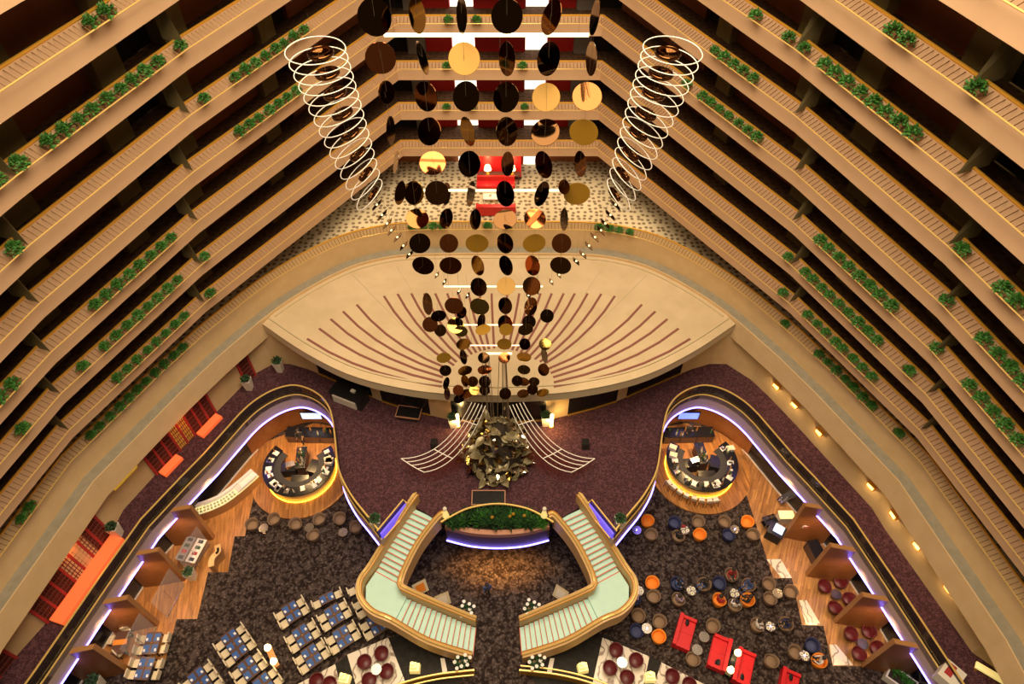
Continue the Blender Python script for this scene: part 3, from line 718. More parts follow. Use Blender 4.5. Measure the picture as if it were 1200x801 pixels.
# ================================================================== HANGING SCULPTURE
YD = 23.9
DISC_AT = [ # px, py, width, height, tone of the painted reflection
 (439,20,38,42,'d'),(489,18,18,40,'g'),(541,18,11,40,'d'),(594,19,36,38,'d'),(646,20,20,40,'d'),(697,20,9,40,'d'),
 (446,68,36,34,'r'),(495,68,9,38,'s'),(544,69,37,35,'o'),(594,69,18,38,'d'),(643,69,25,38,'d'),(693,69,12,38,'s'),
 (453,108,18,26,'d'),(499,113,25,34,'d'),(546,113,30,34,'d'),(593,114,29,34,'d'),(640,114,33,31,'o'),(688,113,35,31,'d'),
 (458,153,9,33,'d'),(503,154,26,32,'d'),(548,154,14,34,'g'),(594,154,24,33,'d'),(639,155,34,29,'d'),(684,155,34,28,'o'),
 (464,190,4,26,'s'),(507,191,31,26,'r'),(550,192,25,30,'d'),(595,192,14,28,'d'),(637,193,18,32,'d'),(680,192,13,30,'d'),
 (469,226,11,28,'d'),(485,226,22,28,'g'),(512,226,28,27,'d'),(552,227,8,30,'d'),(592,227,20,30,'d'),(635,227,14,30,'d'),(676,227,31,24,'o'),(661,219,10,14,'d'),(523,227,9,26,'d'),
 (489,256,27,22,'d'),(523,256,14,24,'d'),(557,257,12,24,'d'),(592,257,28,22,'d'),(627,256,26,22,'r'),(661,257,8,26,'d'),
 (492,285,25,22,'d'),(526,285,22,22,'r'),(559,285,27,20,'o'),(592,285,18,24,'d'),(626,285,27,20,'o'),(658,285,22,23,'r'),
 (496,311,26,19,'d'),(528,311,26,19,'d'),(560,311,13,24,'g'),(593,311,14,24,'d'),(624,311,16,24,'r'),(657,311,25,19,'d'),
 (561,336,18,22,'d'),(593,335,22,20,'o'),(623,335,20,22,'d'),(501,356,10,26,'d'),(532,358,22,18,'r'),(562,359,23,18,'g'),(592,358,15,20,'d'),(622,359,14,22,'d'),(641,370,16,15,'d'),(514,370,18,12,'d'),(541,366,10,14,'d'),(504,380,18,18,'r'),(516,387,14,14,'d'),(534,381,20,18,'g'),(540,388,16,12,'g'),(564,376,8,18,'d'),(566,386,18,11,'o'),(592,379,16,20,'r'),(593,386,16,13,'o'),(616,386,18,12,'g'),(620,377,16,16,'d'),
 (543,403,17,12,'g'),(591,403,17,12,'o'),(615,403,12,14,'d'),(639,403,15,13,'g'),(520,419,17,11,'o'),(543,418,7,18,'d'),(567,419,14,12,'d'),(591,419,14,12,'r'),(614,418,17,10,'g'),(638,416,6,18,'d'),
 (522,434,14,12,'d'),(545,434,17,10,'g'),(568,433,17,10,'r'),(614,433,15,10,'g'),(637,433,12,15,'d'),(523,449,6,15,'d'),(545,446,8,14,'d'),(554,447,11,10,'d'),(568,447,14,14,'d'),(606,446,10,10,'d'),(613,447,15,9,'d'),(626,447,11,8,'d'),(524,461,6,15,'d'),(537,457,10,10,'r'),(547,461,15,10,'d'),(556,457,10,8,'g'),(568,457,12,12,'d'),(592,461,13,14,'d'),(613,461,14,9,'d'),(624,456,10,10,'d'),(636,460,15,8,'g'),(538,467,13,9,'d')]
RD = 0.56
m = MB().lathe([(0, -.012), (RD - .01, -.012), (RD, -.004), (RD, .004), (RD - .01, .012), (0, .012)], 40)
TONE = {'d': (DISCD, 'dark bronze'), 'g': (DISC, 'olive bronze'), 'o': (DISCG, 'gold'), 'r': (DISCR, 'copper'), 's': (DISCS, 'silver'), 'k': (DISCK, 'blackened bronze')}  # tones paint the differing reflections of otherwise like mirror discs
DM = {k: m.mesh('mirror_plate', t[0], smooth=False) for k, t in TONE.items()}
WIREM = {}
def wire_mesh(L):
    k = round(L, 1)
    if k not in WIREM: WIREM[k] = MB().tube([(0, 0, 0), (0, 0, k)], 0.005, 3).mesh('wire', WIRE)
    return WIREM[k]
ZTOP = 58.0
for (px, py, wd, hg, tone) in DISC_AT:
    Y = YD + random.uniform(-0.5, 0.5)
    if tone == 'd' and random.random() < .5: tone = 'k'
    if py > 330: Y = YD - 0.3 + random.uniform(-.7, .3)
    x, z = GV(px, py, Y)
    depth = Y * math.sin(TILT) + (HC - z) * math.cos(TILT)
    Dp = 2 * RD * F / depth                                # full width of a disc seen square on
    big = max(wd, hg); sc = min(1.15, max(0.55, big / Dp))
    # how far the plate turns from us, and which way
    q = min(1.0, (min(wd, hg) + 1.0) / big)
    view = Vector((CAMX - x, -Y, HC - z)).normalized()
    side = Vector((1, 0, 0)); upv = view.cross(side).normalized() * -1
    if wd < hg: ax = upv
    else: ax = side
    rot = Matrix.Rotation(math.acos(q) * random.choice((-1, 1)), 3, ax)
    twist = Matrix.Rotation(random.uniform(-.35, .35), 3, view)
    nrm = twist @ (rot @ view)
    band = 'above the topmost lit tube' if py < 41 else 'between topmost and second lit tubes' if py < 223 else 'between second and third lit tubes' if py < 335 else 'below the third lit tube'
    pose = 'turned edge on' if q < .5 else 'half turned' if q < .8 else 'facing us broadside'.replace('us ', '')
    lab = '%s mirror disc %s, hung %s' % (TONE[tone][1], pose, band)
    o = thing('mirror_disc', lab, 'disc', (x, Y, z), 0, lab + ' set')
    d = link('mirror_plate', DM[tone], o, sc=sc)
    d.rotation_euler = nrm.to_track_quat('Z', 'Y').to_euler()
    link('wire', wire_mesh(1.6 if py < 330 else .9), o)
# horizontal lit tubes
for k, (x0, x1, py, r, lab) in enumerate([(450, 690, 41, .075, 'longest and topmost'), (490, 660, 223, .05, 'long, just above the red sofas'), (520, 636, 335.5, .04, 'at the rear rim of the canopy'), (543, 618, 380.5, .035, 'short, above the canopy strips'), (550, 612, 404.5, .03, 'short, lower of the pair above the canopy'), (567, 600, 414, .06, 'shortest, over the leaf pile')]):
    a, z = GV(x0, py, YD + .6); c, z2 = GV(x1, py, YD + .6)
    o = thing('lit_tube', 'white lit horizontal tube of the sculpture, %s' % lab, 'tube light', ((a + c) / 2, YD + .6, z), 0, 'lit tubes of the sculpture')
    MB().tube([(-(c - a) / 2, 0, 0), ((c - a) / 2, 0, 0)], r, 8).build('glass_tube', TUBEL, o)
    for u in (-.45, .45): link('wire', wire_mesh(3.0), o, ((c - a) * u, 0, 0))
# spirals of white rings, with a mirror band inside each
def ring_parts(o, px, py, wd, tilt, s, small=False):
    Y = YD + 0.3
    x, z = GV(px, py, Y); depth = Y * math.sin(TILT) + (HC - z) * math.cos(TILT)
    R = wd * depth / F / 2; N = 36; T = tilt if s > 0 else -tilt
    rot = Matrix.Rotation(T, 3, 'Y')
    if not small:
        pts = [rot @ Vector((R * math.cos(2 * PI * i / N), R * math.sin(2 * PI * i / N), 0.10 * math.sin(PI * i / N))) for i in range(N)]
        ro = MB().tube(pts, 0.021, 5, closed=True).build('white_ring', RINGW, o, smooth=True)
        if int(round((py - 61) / 12)) % 2: 
            ro.location = (x, Y, z); return
        m = MB(); r2 = R * .44
        m.lathe([(r2, -.06), (r2 * 1.04, 0), (r2, .06), (r2 - .02, .06), (r2 * 1.02 - .02, 0), (r2 - .02, -.06)], 24)
        m.v = [tuple(rot @ Vector((p[0] + s * -.12 * R, p[1] + .1 * R, p[2] - .1))) for p in m.v]
        bo = m.build('mirror_band', (DISC, DISCD, DISCS)[int(py) % 3], o, smooth=True)
    else:
        m = MB().box((0, 0, 0), (R * 2, .26, .03)); m.v = [tuple(rot @ Vector(p)) for p in m.v]
        ro = m.build('mirror_strip', DISCS, o)
        bo = MB().lathe([(0, -.06), (.05, -.03), (.05, .03), (0, .06)], 8).build('bulb', LAMPY, o)
    ro.location = (x, Y, z); bo.location = (x, Y, z)
    w_ = link('wire', wire_mesh(1.4), o); w_.location = (x, Y, z)
for s in (-1, 1):
    sp = thing('ring_spiral', 'hanging spiral of white rings and mirror bands, %s bar side of the discs' % ('pastry' if s < 0 else 'stool'), 'sculpture')
    NR = 15
    for k in range(NR):
        u = k / (NR - 1)
        px = 370 + 64 * u ** 1.05; py = 61 + 168 * u
        if s > 0: px = 1158 - px
        ring_parts(sp, px, py, 70 - 26 * u, math.radians(2 + 42 * u ** 1.2), s)
    for k, (px, py) in enumerate([(442, 240), (448, 252), (454, 262), (459, 270), (466, 278), (473, 288), (480, 298), (488, 306)]):
        ring_parts(sp, px if s < 0 else 1163 - px, py, 17 - .9 * k, math.radians(46), s, True)
    for k, (px, py) in enumerate([(512, 322), (521, 330), (538, 341), (548, 346)]):
        ring_parts(sp, px if s < 0 else 1167 - px, py, 7, math.radians(50), s, True)

# leaf pile sculpture on the lobby floor with wires and harp frames
lp = thing('leaf_sculpture', 'mound of gilt metal leaves under the hanging discs', 'sculpture', (-0.1, 22.9, ZL))
LM = []
for k in range(3):
    m = MB(); n_ = 8; L_ = .75; prof = [0, .13, .2, .21, .19, .14, .07, 0]
    A = [(L_ * i / 7, prof[i], .10 * math.sin(PI * i / 7) - k * .02 * i) for i in range(8)]; B = [(p[0], -p[1], p[2]) for p in A]; M_ = [(p[0], 0, p[2] - .05) for p in A]
    m.strip(A, M_); m.strip(M_, B); LM.append(m.mesh('gilt_leaf', (LEAFM, DISC, DISCS)[k]))
for k in range(270):
    a = random.uniform(0, 2 * PI); hgt = random.uniform(0, 1) ** 1.3; r = (1.75 - 1.25 * hgt) + random.uniform(0, .3)
    o = link('gilt_leaf', random.choice((LM[0], LM[0], LM[0], LM[1], LM[2])), lp, (r * math.cos(a), r * math.sin(a), .2 + 3.5 * hgt))
    o.rotation_euler = (random.uniform(-.9, .9), random.uniform(-.9, .6), random.uniform(0, 6.3)); sc = random.uniform(.85, 1.35); o.scale = (sc, sc, sc)
MB().lathe([(1.9, 0), (1.7, .4), (1.1, 2.6), (.5, 3.6), (0, 3.9)], 16).build('core_mound', SOIL, lp)
m = MB()
for k in range(26):
    a = random.uniform(-.75, .75); m.tube([(a * 1.2, random.uniform(-.3, .5), random.uniform(1.5, 4)), (a * .55 + (.25 if a > 0 else -.25), .9, 9.2)], 0.012, 4)
o = m.build('wire_bundle', WIRE, lp); o['kind'] = 'stuff'
for s in (-1, 1):
    hp = thing('harp_frame', 'white curved harp frame with red strings, on the %s side of the leaf mound' % ('pastry bar' if s < 0 else 'stool bar'), 'sculpture')
    ends = [(470, 537), (476, 541), (482, 545), (489, 549), (497, 553)]
    tops_ = [(553, 471), (557, 472), (561, 473), (565, 474), (569, 475)]
    curves = []
    for e, t in zip(ends, tops_):
        a = Vector((*G(*e, ZL + 1.3), ZL + 1.3)); c = Vector((*G(*t, 9.6), 9.6)); mid = Vector((*G(e[0] * .45 + t[0] * .55, e[1] * .5 + t[1] * .5 + 17, 7.0), 7.0))
        pts = [(a * (1 - u) ** 2 + (mid * 2 - (a + c) / 2) * 2 * u * (1 - u) + c * u * u) for u in [i / 12 for i in range(13)]]
        if s > 0: pts = [Vector((-p.x, p.y, p.z)) for p in pts]
        curves.append(pts)
        MB().tube(pts, 0.028, 6).build('curved_tube', RINGW, hp, smooth=True)
    for i in (0, 5, 10):
        MB().tube([c[i] for c in curves], 0.03, 6).build('cross_tube', RINGW, hp)
    m = MB()
    for pts in curves:
        for i in range(0, 9):
            for f in (0, .25, .5, .75):
                p = pts[i].lerp(pts[i + 1], f)
                m.tube([(p.x, p.y, ZL), (p.x, p.y, p.z)], 0.012, 3)
    o = m.build('strings', REDSTR, hp); o['kind'] = 'stuff'

# ================================================================== LOUNGE: partitions, bars, seats
for s, lst in ((-1, [(-18.98, 19.84), (-20.02, 17.07), (-20.8, 14.25), (-21.65, 11.6)]), (1, [(19.0, 19.98), (19.78, 17.34), (20.69, 14.41), (21.55, 11.88)])):
    for k, (x, y) in enumerate(lst):
        xe = abs(x) + 1.35
        words = ['nearest the bar', 'second from the bar', 'third from the bar', 'farthest from the bar'][k]
        o = thing('booth_partition', 'tall walnut partition wall, %s, between the %s booths' % (words, 'glass fronted' if s < 0 else 'burgundy chair'), 'partition', group='booth partitions')
        MB().prism([(x, y - .12), (s * xe, y - .12 - .3), (s * xe, y + .12 - .3), (x, y + .12)], 0.0, 4.42).build('panel', PARTW, o)
        MB().prism([(s * xe, y - .42), (s * (xe + 1.1), y - .42 - .15), (s * (xe + 1.1), y - .18 - .15), (s * xe, y - .18)], 0.0, 3.5).build('rear_panel', PARTW, o)
        MB().prism([(x - s * .02, y - .14), (s * xe, y - .14 - .3), (s * xe, y + .14 - .3), (x - s * .02, y + .14)], 4.42, 4.5).build('top_cap', PARTT, o)
        MB().prism([(x - s * .04, y - .14), (x, y - .14), (x, y + .14), (x - s * .04, y + .14)], 0.0, 4.5).build('end_trim', PARTT, o)
        point('booth_uplight', (s * (xe + .05), y - .75, 3.3), 10, (0.2, 0.15, 1.0), .05)
def glass_front(a, b, lab):
    o = thing('glass_screen', lab, 'screen')
    MB().wall([a, b], 0.03, 0.0, 2.6).build('glass_pane', GLASSC, o)
    MB().wall([a, b], 0.05, 0.0, 0.08).build('bottom_rail', STEEL, o)
    mx, my = (a[0] + b[0]) / 2, (a[1] + b[1]) / 2
    MB().tube([(mx, my - .1, .7), (mx, my - .1, 1.9)], .03, 6).build('pull_handle', STEEL, o)
glass_front((-20.35, 14.6), (-19.95, 16.7), 'clear glass front between second and third walnut partitions')
glass_front((-21.2, 12.0), (-20.8, 14.0), 'clear glass front between the third and last walnut partitions')
glass_front((-19.75, 17.35), (-19.1, 19.4), 'clear glass front between the first and second walnut partitions')

ITEMG = 'bottles and jars on the bar islands'
BOT = [MB().lathe([(0, 0), (.045, 0), (.05, .03), (.05, .2), (.02, .26), (.016, .34), (0, .34)], 8).mesh('glass_body', m_) for m_ in (mat('green_bottle', (.03, .12, .04), .1), mat('amber_bottle', (.35, .15, .03), .1), mat('clear_bottle', (.7, .65, .5), .1))]
CAPM = MB().lathe([(.02, .34), (.02, .38), (0, .38)], 6).mesh('cap', BRASS)
def bar(c, s):
    nm = 'pastry' if s < 0 else 'stool'
    o = thing('bar_counter', 'round black topped %s bar counter with a yellow glowing foot' % nm, 'bar', (c[0], c[1], .15))
    a0, a1 = math.radians(-218), math.radians(38)
    N = 44; A = [a0 + (a1 - a0) * i / N for i in range(N + 1)]
    def arc(r): return [(r * math.cos(a), r * math.sin(a)) for a in A]
    MB().wall(arc(2.50), 0.72, .98, 1.05).build('counter_top', BLACK, o)
    MB().wall(arc(2.28), 0.12, 0.0, .98).build('front_panel', TAN2, o)
    MB().wall(arc(1.98), 0.12, 0.0, .9).build('rear_panel', BLACKM, o)
    MB().tube(z3(arc(2.40), 0.05), .035, 6).build('glow_strip', LEDY, o)
    MB().wall(arc(1.80), 0.5, .80, .88).build('work_shelf', BLACKM, o)
    # inner work benches
    for k, (x, y, dx, dy, rz) in enumerate([(-.75, -.1, 1.0, .7, .1), (1.0, 0.0, .75, 1.0, -.25), (.2, -1.0, 1.2, .55, 0)]):
        b = thing('bar_bench', 'low black work bench inside the %s bar' % nm, 'bench', (c[0] + x, c[1] + y, .15), rz, 'work benches in the %s bar' % nm)
        MB().box((0, 0, .82), (dx, dy, .06)).build('bench_top', BLACK, b); MB().box((0, 0, .4), (dx - .08, dy - .08, .78)).build('cabinet', BLACKM, b)
    isl = thing('bar_island', 'tall bottle island in the middle of the %s bar' % nm, 'island', (c[0] + .05, c[1] + .5, .15), .1)
    MB().box((0, 0, .55), (.55, 1.6, 1.1)).build('body', TBLBRN, isl); MB().box((0, 0, 1.13), (.7, 1.75, .06)).build('top_shelf', BLACK, isl)
    for k in range(16):
        lx, ly = random.uniform(-.25, .25), random.uniform(-.75, .75)
        place([('glass_body', random.choice(BOT), None), ('cap', CAPM, None)], 'bottle', 'bottle standing on the island of the %s bar' % nm, 'bottle', (c[0] + .05 + lx, c[1] + .5 + ly, 1.31), 0, 'bottles on the %s bar island' % nm, random.uniform(.9, 1.3))
    # things standing on the counter
    for k in range(36):
        a = random.uniform(a0 + .1, a1 - .1); r = random.uniform(1.92, 2.2); kind = random.choice('tbcpj')
        x, y = c[0] + r * math.cos(a), c[1] + r * math.sin(a); z = 1.2
        if kind in 'tp':
            q = thing('tray', 'pale serving tray on the black %s bar counter' % nm, 'tray', (x, y, z), a, 'trays on the %s bar counter' % nm)
            MB().box((0, 0, .02), (.42, .32, .04)).build('base', WHITE if kind == 't' else SILVER, q); MB().box((0, 0, .055), (.36, .26, .03)).build('inset', random.choice((NAPK, SILVER, WHITE)), q)
        elif kind == 'c':
            q = thing('jar', 'small steel jar on the black %s bar counter' % nm, 'jar', (x, y, z), 0, 'jars on the %s bar counter' % nm)
            MB().lathe([(0, 0), (.08, 0), (.09, .16), (0, .16)], 10).build('body', STEEL, q); MB().lathe([(.095, .16), (.095, .19), (0, .2)], 10).build('lid', random.choice((BLACK, WHITE)), q)
        else:
            place([('glass_body', random.choice(BOT), None), ('cap', CAPM, None)], 'bottle', 'bottle standing on the black %s bar counter' % nm, 'bottle', (x, y, z), 0, 'bottles on the %s bar counter' % nm, 1.2)
    for k in range(3):
        a = math.radians((-200, -205, 10)[k] if s > 0 else (20, 5, -10)[k]); r = 2.15
        q = thing('service_box', 'white box standing on the %s bar counter' % nm, 'box', (c[0] + r * math.cos(a), c[1] + r * math.sin(a) + (k - 1) * .45, 1.2), a, 'white boxes on the %s bar counter' % nm)
        MB().box((0, 0, .13), (.5, .36, .26)).build('body', WHITE, q); MB().box((0, 0, .28), (.52, .38, .03)).build('lid', IVORY, q)
    # sideboard and screen behind
    sb = thing('sideboard', 'long dark sideboard behind the %s bar' % nm, 'sideboard', (s * 13.75, 27.55, 0.0), s * .03)
    MB().box((0, 0, .5), (3.6, .75, .9)).build('body', BLACKM, sb); MB().box((0, 0, .98), (3.7, .85, .06)).build('top', BLACK, sb)
    for u in (-1.2, 0, 1.2): MB().box((u, -.39, .5), (1.1, .03, .75)).build('door', TBLBRN, sb)
    tv = thing('wall_screen', '%s wall screen above the sideboard of the %s bar' % ('bright blue' if s > 0 else 'pale', nm), 'screen', (s * 13.65, 28.22, 2.15), 0)
    MB().box((0, 0, 0), (1.55, .08, .85)).build('frame', BLACK, tv); MB().box((0, -.05, 0), (1.42, .02, .72)).build('display', SCREEN if s > 0 else SCREENW, tv)
    for k in range(8):
        place([('glass_body', random.choice(BOT), None), ('cap', CAPM, None)], 'bottle', 'bottle on the sideboard of the %s bar' % nm, 'bottle', (s * (13.75 + random.uniform(-1.6, 1.6)), 27.5 + random.uniform(-.25, .25), 1.01), 0, 'bottles on the %s bar sideboard' % nm, 1.2)
    cp = thing('machine', 'steel coffee machine beside the island of the %s bar' % nm, 'machine', (c[0] - .55, c[1] - .1, 1.0), .3)
    MB().box((0, 0, .18), (.6, .4, .36)).build('body', STEEL, cp); MB().box((0, 0, .39), (.62, .42, .04)).build('cup_rail', SILVER, cp); MB().tube([(-.15, -.22, .05), (-.15, -.3, .12), (-.15, -.22, .2)], .02, 5).build('spout', STEEL, cp)
    spot('bar_fill_spot', (c[0], c[1] + .8, 4.4), 900, (1.0, .62, .25), 130, .8, .25)  # added warm spot over the bar, without a fitting
bar(BARL, -1); bar(BARR, 1)
# bar stools
def leg_mesh(x, y, h, r=.02): return MB().tube([(x * 1.25, y * 1.25, 0), (x, y, h)], r, 5).mesh('leg', BLACKM)
STOOL = [('seat', MB().box((0, 0, .66), (.40, .36, .09), taper=.92).mesh('seat', WHITE), None), ('backrest', MB().box((-.18, 0, .82), (.06, .36, .26)).mesh('backrest', IVORY), None)] + [('leg', leg_mesh(a * .16, b * .16, .62), None) for a in (-1, 1) for b in (-1, 1)]
for px, py in [(784, 565), (790, 570), (797, 575.5), (805, 579), (814, 581.6), (822.5, 582.5), (831, 583), (838, 582)]:
    x, y = G(px, py, .85); d_ = max(2.95, math.hypot(x - BARR[0], y - BARR[1])) / math.hypot(x - BARR[0], y - BARR[1]); x, y = BARR[0] + (x - BARR[0]) * d_, BARR[1] + (y - BARR[1]) * d_; place(STOOL, 'bar_stool', 'white square bar stool in the row before the round bar', 'stool', (x, y, .15), math.atan2(BARR[1] - y, BARR[0] - x), 'white stools at the bar')
# pastry display
pd = thing('pastry_counter', 'curved lit pastry display counter running from the pastry bar', 'counter')
fl_ = catmull([G(*p, 1.0) for p in ((216, 604), (235, 601), (262, 590), (285, 573), (303, 557))], 4)
MB().wall(fl_, .75, .012, .85).build('base', PARTT, pd)
MB().wall(offset(fl_, .02), .70, .85, .92).build('display_floor', SHELFG, pd)
MB().wall(offset(fl_[5:13], .04), .5, 1.22, 1.25).build('glass_top', GLASSC, pd)
MB().wall(offset(fl_, .0), .03, .85, 1.22).build('glass_front', GLASSC, pd)
MB().wall(offset(fl_, .55), .2, .92, 1.18).build('rear_shelf', WHITE, pd)
MB().wall(offset(fl_[11:], .05), .7, .93, 1.05).build('white_top', WHITE, pd)
k = 0
for (x, y, a) in walk(fl_[3:12], .24, .1):
    nx, ny = -math.sin(a), math.cos(a)
    for d_ in (.16, .38):
        o = thing('pastry', 'small golden pastry in the lit display counter', 'pastry', (x + nx * d_, y + ny * d_, .92), a, 'pastries in the display counter')
        MB().lathe([(0, 0), (.07, 0), (.085, .05), (.05, .09), (0, .1)], 8).build('cake', PASTRY, o); MB().lathe([(.09, 0), (.09, .012), (0, .012)], 8).build('paper_case', NAPK, o)
# poster stand, wavy desk
o = thing('poster_stand', 'white poster board stand between the first two walnut partitions', 'stand', (*G(226, 644, 1), .012), math.radians(-12))
for k, (x, mt) in enumerate(((-.5, GREYP), (.25, WHITE))):
    q = MB().box((x, 0, 1.15), (.62, .06, 0.01)); 
    q = MB().box((x, 0, 1.0), (.66, 1.6, .05)); bo = q.build('board', mt, o)
    for j in range(4): MB().box((x + .0, -.6 + .4 * j, 1.03), (.34, .22, .012)).build('printed_card', (BLACKM, MATS['red_cloth'], GREEND, BLACKM)[j], bo)
    for (u, v) in ((-.25, -.7), (.25, -.7), (-.25, .7), (.25, .7)): MB().tube([(x + u, v, 0), (x + u, v, .98)], .025, 5).build('leg', STEEL, o)
dk = thing('wavy_desk', 'small wavy honey wood reception desk on the plank floor', 'desk')
wv = catmull([G(*p, 1.0) for p in ((257, 637), (258, 646), (251, 654), (250, 663))], 4)
MB().wall(wv, -.26, .012, .95).build('body', PARTT, dk); MB().wall(offset(wv, .05), -.36, .95, 1.02).build('desk_top', PARA, dk); MB().wall(offset(wv[2:7], -.06), -.14, 1.02, 1.06).build('black_pad', BLACK, dk)

# ---------------- pots
def square_pot(name, label, px, py, z, sc=1.0, glow=False, grp=None):
    x, y = G(px, py, z)
    o = thing(name, label, 'planter', (x, y, z), random.uniform(-.2, .2), grp, sc)
    MB().box((0, 0, .45), (.5, .5, .9), taper=.68).build('pot', WHITE, o)
    MB().box((0, 0, .91), (.44, .44, .03)).build('soil', SOIL, o)
    link('shrub', FOLD[random.randrange(2)], o, (0, 0, .92))
FOLD = [foliage(150, .26, .26, .2, .11, GREEND) for k in range(2)]
for px, py, lab in ((329, 434, 'by the left end of the canopy wall'), (293, 455, 'beside the tan wall near the red niche'), (140, 626, 'between the two red lattice niches'), (531.7, 499, 'by the leaf mound, pastry bar side'), (639, 497, 'by the glowing lamp near the leaf mound'), (442.5, 617, 'in the pastry bar side stair corner'), (724.5, 617, 'in the stool bar side stair corner')):
    square_pot('square_planter', 'white tapered square pot with dark shrub ' + lab.replace('left end', 'end'), px, py, ZL, 1.15)
square_pot('square_planter', 'grey square pot at the end of a walnut partition', 227, 677, 0.0, 1.1)
square_pot('square_planter', 'dark potted shrub by the last glass booth', 119, 803, 0.0, 1.2)
o = thing('box_planter', 'cream box planter with ferns by the last burgundy booth', 'planter', (*G(1052, 799, 0), 0), math.radians(-40))
MB().box((0, 0, .3), (1.6, .9, .6)).build('box', WHITE, o); MB().box((0, 0, .605), (1.4, .7, .02)).build('soil', SOIL, o)
for u in (-.5, -.1, .3): link('fern', BL[1], o, (u, random.uniform(-.1, .1), .6), u, .8)
# flower stands by the stair feet
def flower_stand(px, py, z, lab):
    x, y = G(px, py, z); o = thing('flower_vase', lab, 'flowers', (x, y, 0))
    MB().lathe([(0, 0), (.16, 0), (.22, .3), (.14, .7), (.2, .8), (0, .8)], 12).build('vase', PARTT, o)
    link('leaves', FOLD[0], o, (0, 0, .8), 0, 1.5)
    for k in range(9):
        a = 2.4 * k; r = .25 + .035 * k
        b = MB().lathe([(0, 0), (.09, .05), (.11, .12), (0, .1)], 7, (r * math.cos(a), r * math.sin(a), 1.05 + .04 * (k % 4))).build('blossom', NAPK, o)
flower_stand(546, 716, .8, 'vase of white flowers beside the foot of the stair, pastry bar side')
flower_stand(622, 714, .8, 'vase of white flowers beside the foot of the stair, stool bar side')
flower_stand(541, 776, .8, 'vase of white flowers before the outer parapet, pastry bar side')
flower_stand(628, 776, .8, 'vase of white flowers before the outer parapet, stool bar side')
def easel(px, py, rz, mt, lab):
    x, y = G(px, py, .6); o = thing('easel', lab, 'easel', (x, y, 0), rz)
    m = MB(); m.add([(-.45, -.25, .45), (.45, -.25, .45), (.45, .15, 1.35), (-.45, .15, 1.35)], [(0, 1, 2, 3)]); m.add([(-.45, -.21, .43), (.45, -.21, .43), (.45, .19, 1.33), (-.45, .19, 1.33)], [(3, 2, 1, 0)]); m.build('board', IVORY, o)
    m = MB(); m.add([(-.28, -.19, .62), (.28, -.19, .62), (.28, .085, 1.22), (-.28, .085, 1.22)], [(0, 1, 2, 3)]); m.v = [(p[0], p[1] - .02, p[2] + .02) for p in m.v]; m.build('picture', mt, o)
    for u in (-.35, .35): MB().tube([(u, -.3, 0), (u, .2, 1.4)], .02, 5).build('leg', PARTT, o)
    MB().tube([(0, .6, 0), (0, .2, 1.4)], .02, 5).build('rear_leg', PARTT, o)
easel(493, 690, .5, MATS['orange_fabric'], 'easel with an orange framed picture inside the stair curve')
easel(519, 704, .4, WHITE, 'pale easel board inside the stair curve, pastry bar side')
easel(657, 697, -.6, WHITE, 'pale easel board inside the stair curve, stool bar side')

# ---------------- tub chairs, tables
def tub_proto(shell, seat, base, r=.44, front=.42):
    def zf(a, rr, z): 
        return z if z < .3 else (z - front * .55 * max(0, math.cos(a)) ** 3 * (z - .3) / .45)
    sh = MB().lathe([(r * .72, .06), (r * .86, .3), (r, .72), (r * .98, .76), (r * .90, .76), (r * .82, .5), (r * .74, .36)], 20, zfun=zf).mesh('shell', shell, smooth=True)
    st = MB().lathe([(0, .36), (r * .70, .36), (r * .74, .42), (r * .68, .47), (0, .49)], 18).mesh('seat_cushion', seat, smooth=True)
    ba = MB().lathe([(0, 0), (r * .6, 0), (r * .6, .06), (0, .06)], 14).mesh('base', base)
    return [('shell', sh, None), ('seat_cushion', st, None), ('base', ba, None)]
TUB = {'brown': tub_proto(TAUPE, TAUPE2, BLACKM), 'orange': tub_proto(ORANGE, ORANGE, BLACKM), 'navy': tub_proto(NAVY, mat('navy_seat', (.05, .06, .15), .8), BLACKM)}
CHROMEB = MB().lathe([(0, 0), (.28, 0), (.27, .03), (.04, .05), (.04, .2), (0, .2)], 14).mesh('pedestal', STEEL)
def sw(a, rr, z): return z if z < .3 else z - .16 * max(0, math.cos(a)) * (z - .3) / .5
SWIV = [('shell', MB().lathe([(.1, .2), (.3, .24), (.46, .45), (.50, .72), (.46, .80), (.41, .72), (.37, .5)], 20, zfun=sw).mesh('shell', BURG, smooth=True), None),
        ('seat_cushion', MB().lathe([(0, .40), (.36, .40), (.38, .46), (.34, .50), (0, .52)], 16).mesh('seat_cushion', BURG, smooth=True), None), ('pedestal', CHROMEB, None)]
RTAB = [('top', MB().lathe([(0, .52), (.31, .52), (.32, .535), (.31, .55), (0, .55)], 20).mesh('top', SILVER), None), ('stem', MB().tube([(0, 0, .02), (0, 0, .52)], .03, 8).mesh('stem', STEEL), None), ('foot', MB().lathe([(0, 0), (.2, 0), (.18, .03), (0, .04)], 16).mesh('foot', STEEL), None)]
TABLES = [(309, 618.5), (362.5, 618), (402, 623.5), (746, 621), (802.5, 621), (861, 620), (748.5, 692), (810, 692), (860.5, 695), (911, 695), (902.5, 734), (942.5, 768), (758, 736), (825, 746), (817, 761)]
TPOS = [G(x, y, .5) for x, y in TABLES]
for i, t in enumerate(TPOS):
    place(RTAB, 'side_table', 'small round silver side table among the %s' % ('brown tub chairs by the pastry bar' if i < 3 else 'coloured tub chairs of the lounge' if i < 13 else 'brown chairs beside the red sofas'), 'table', (t[0], t[1], 0), 0, 'round silver side tables')
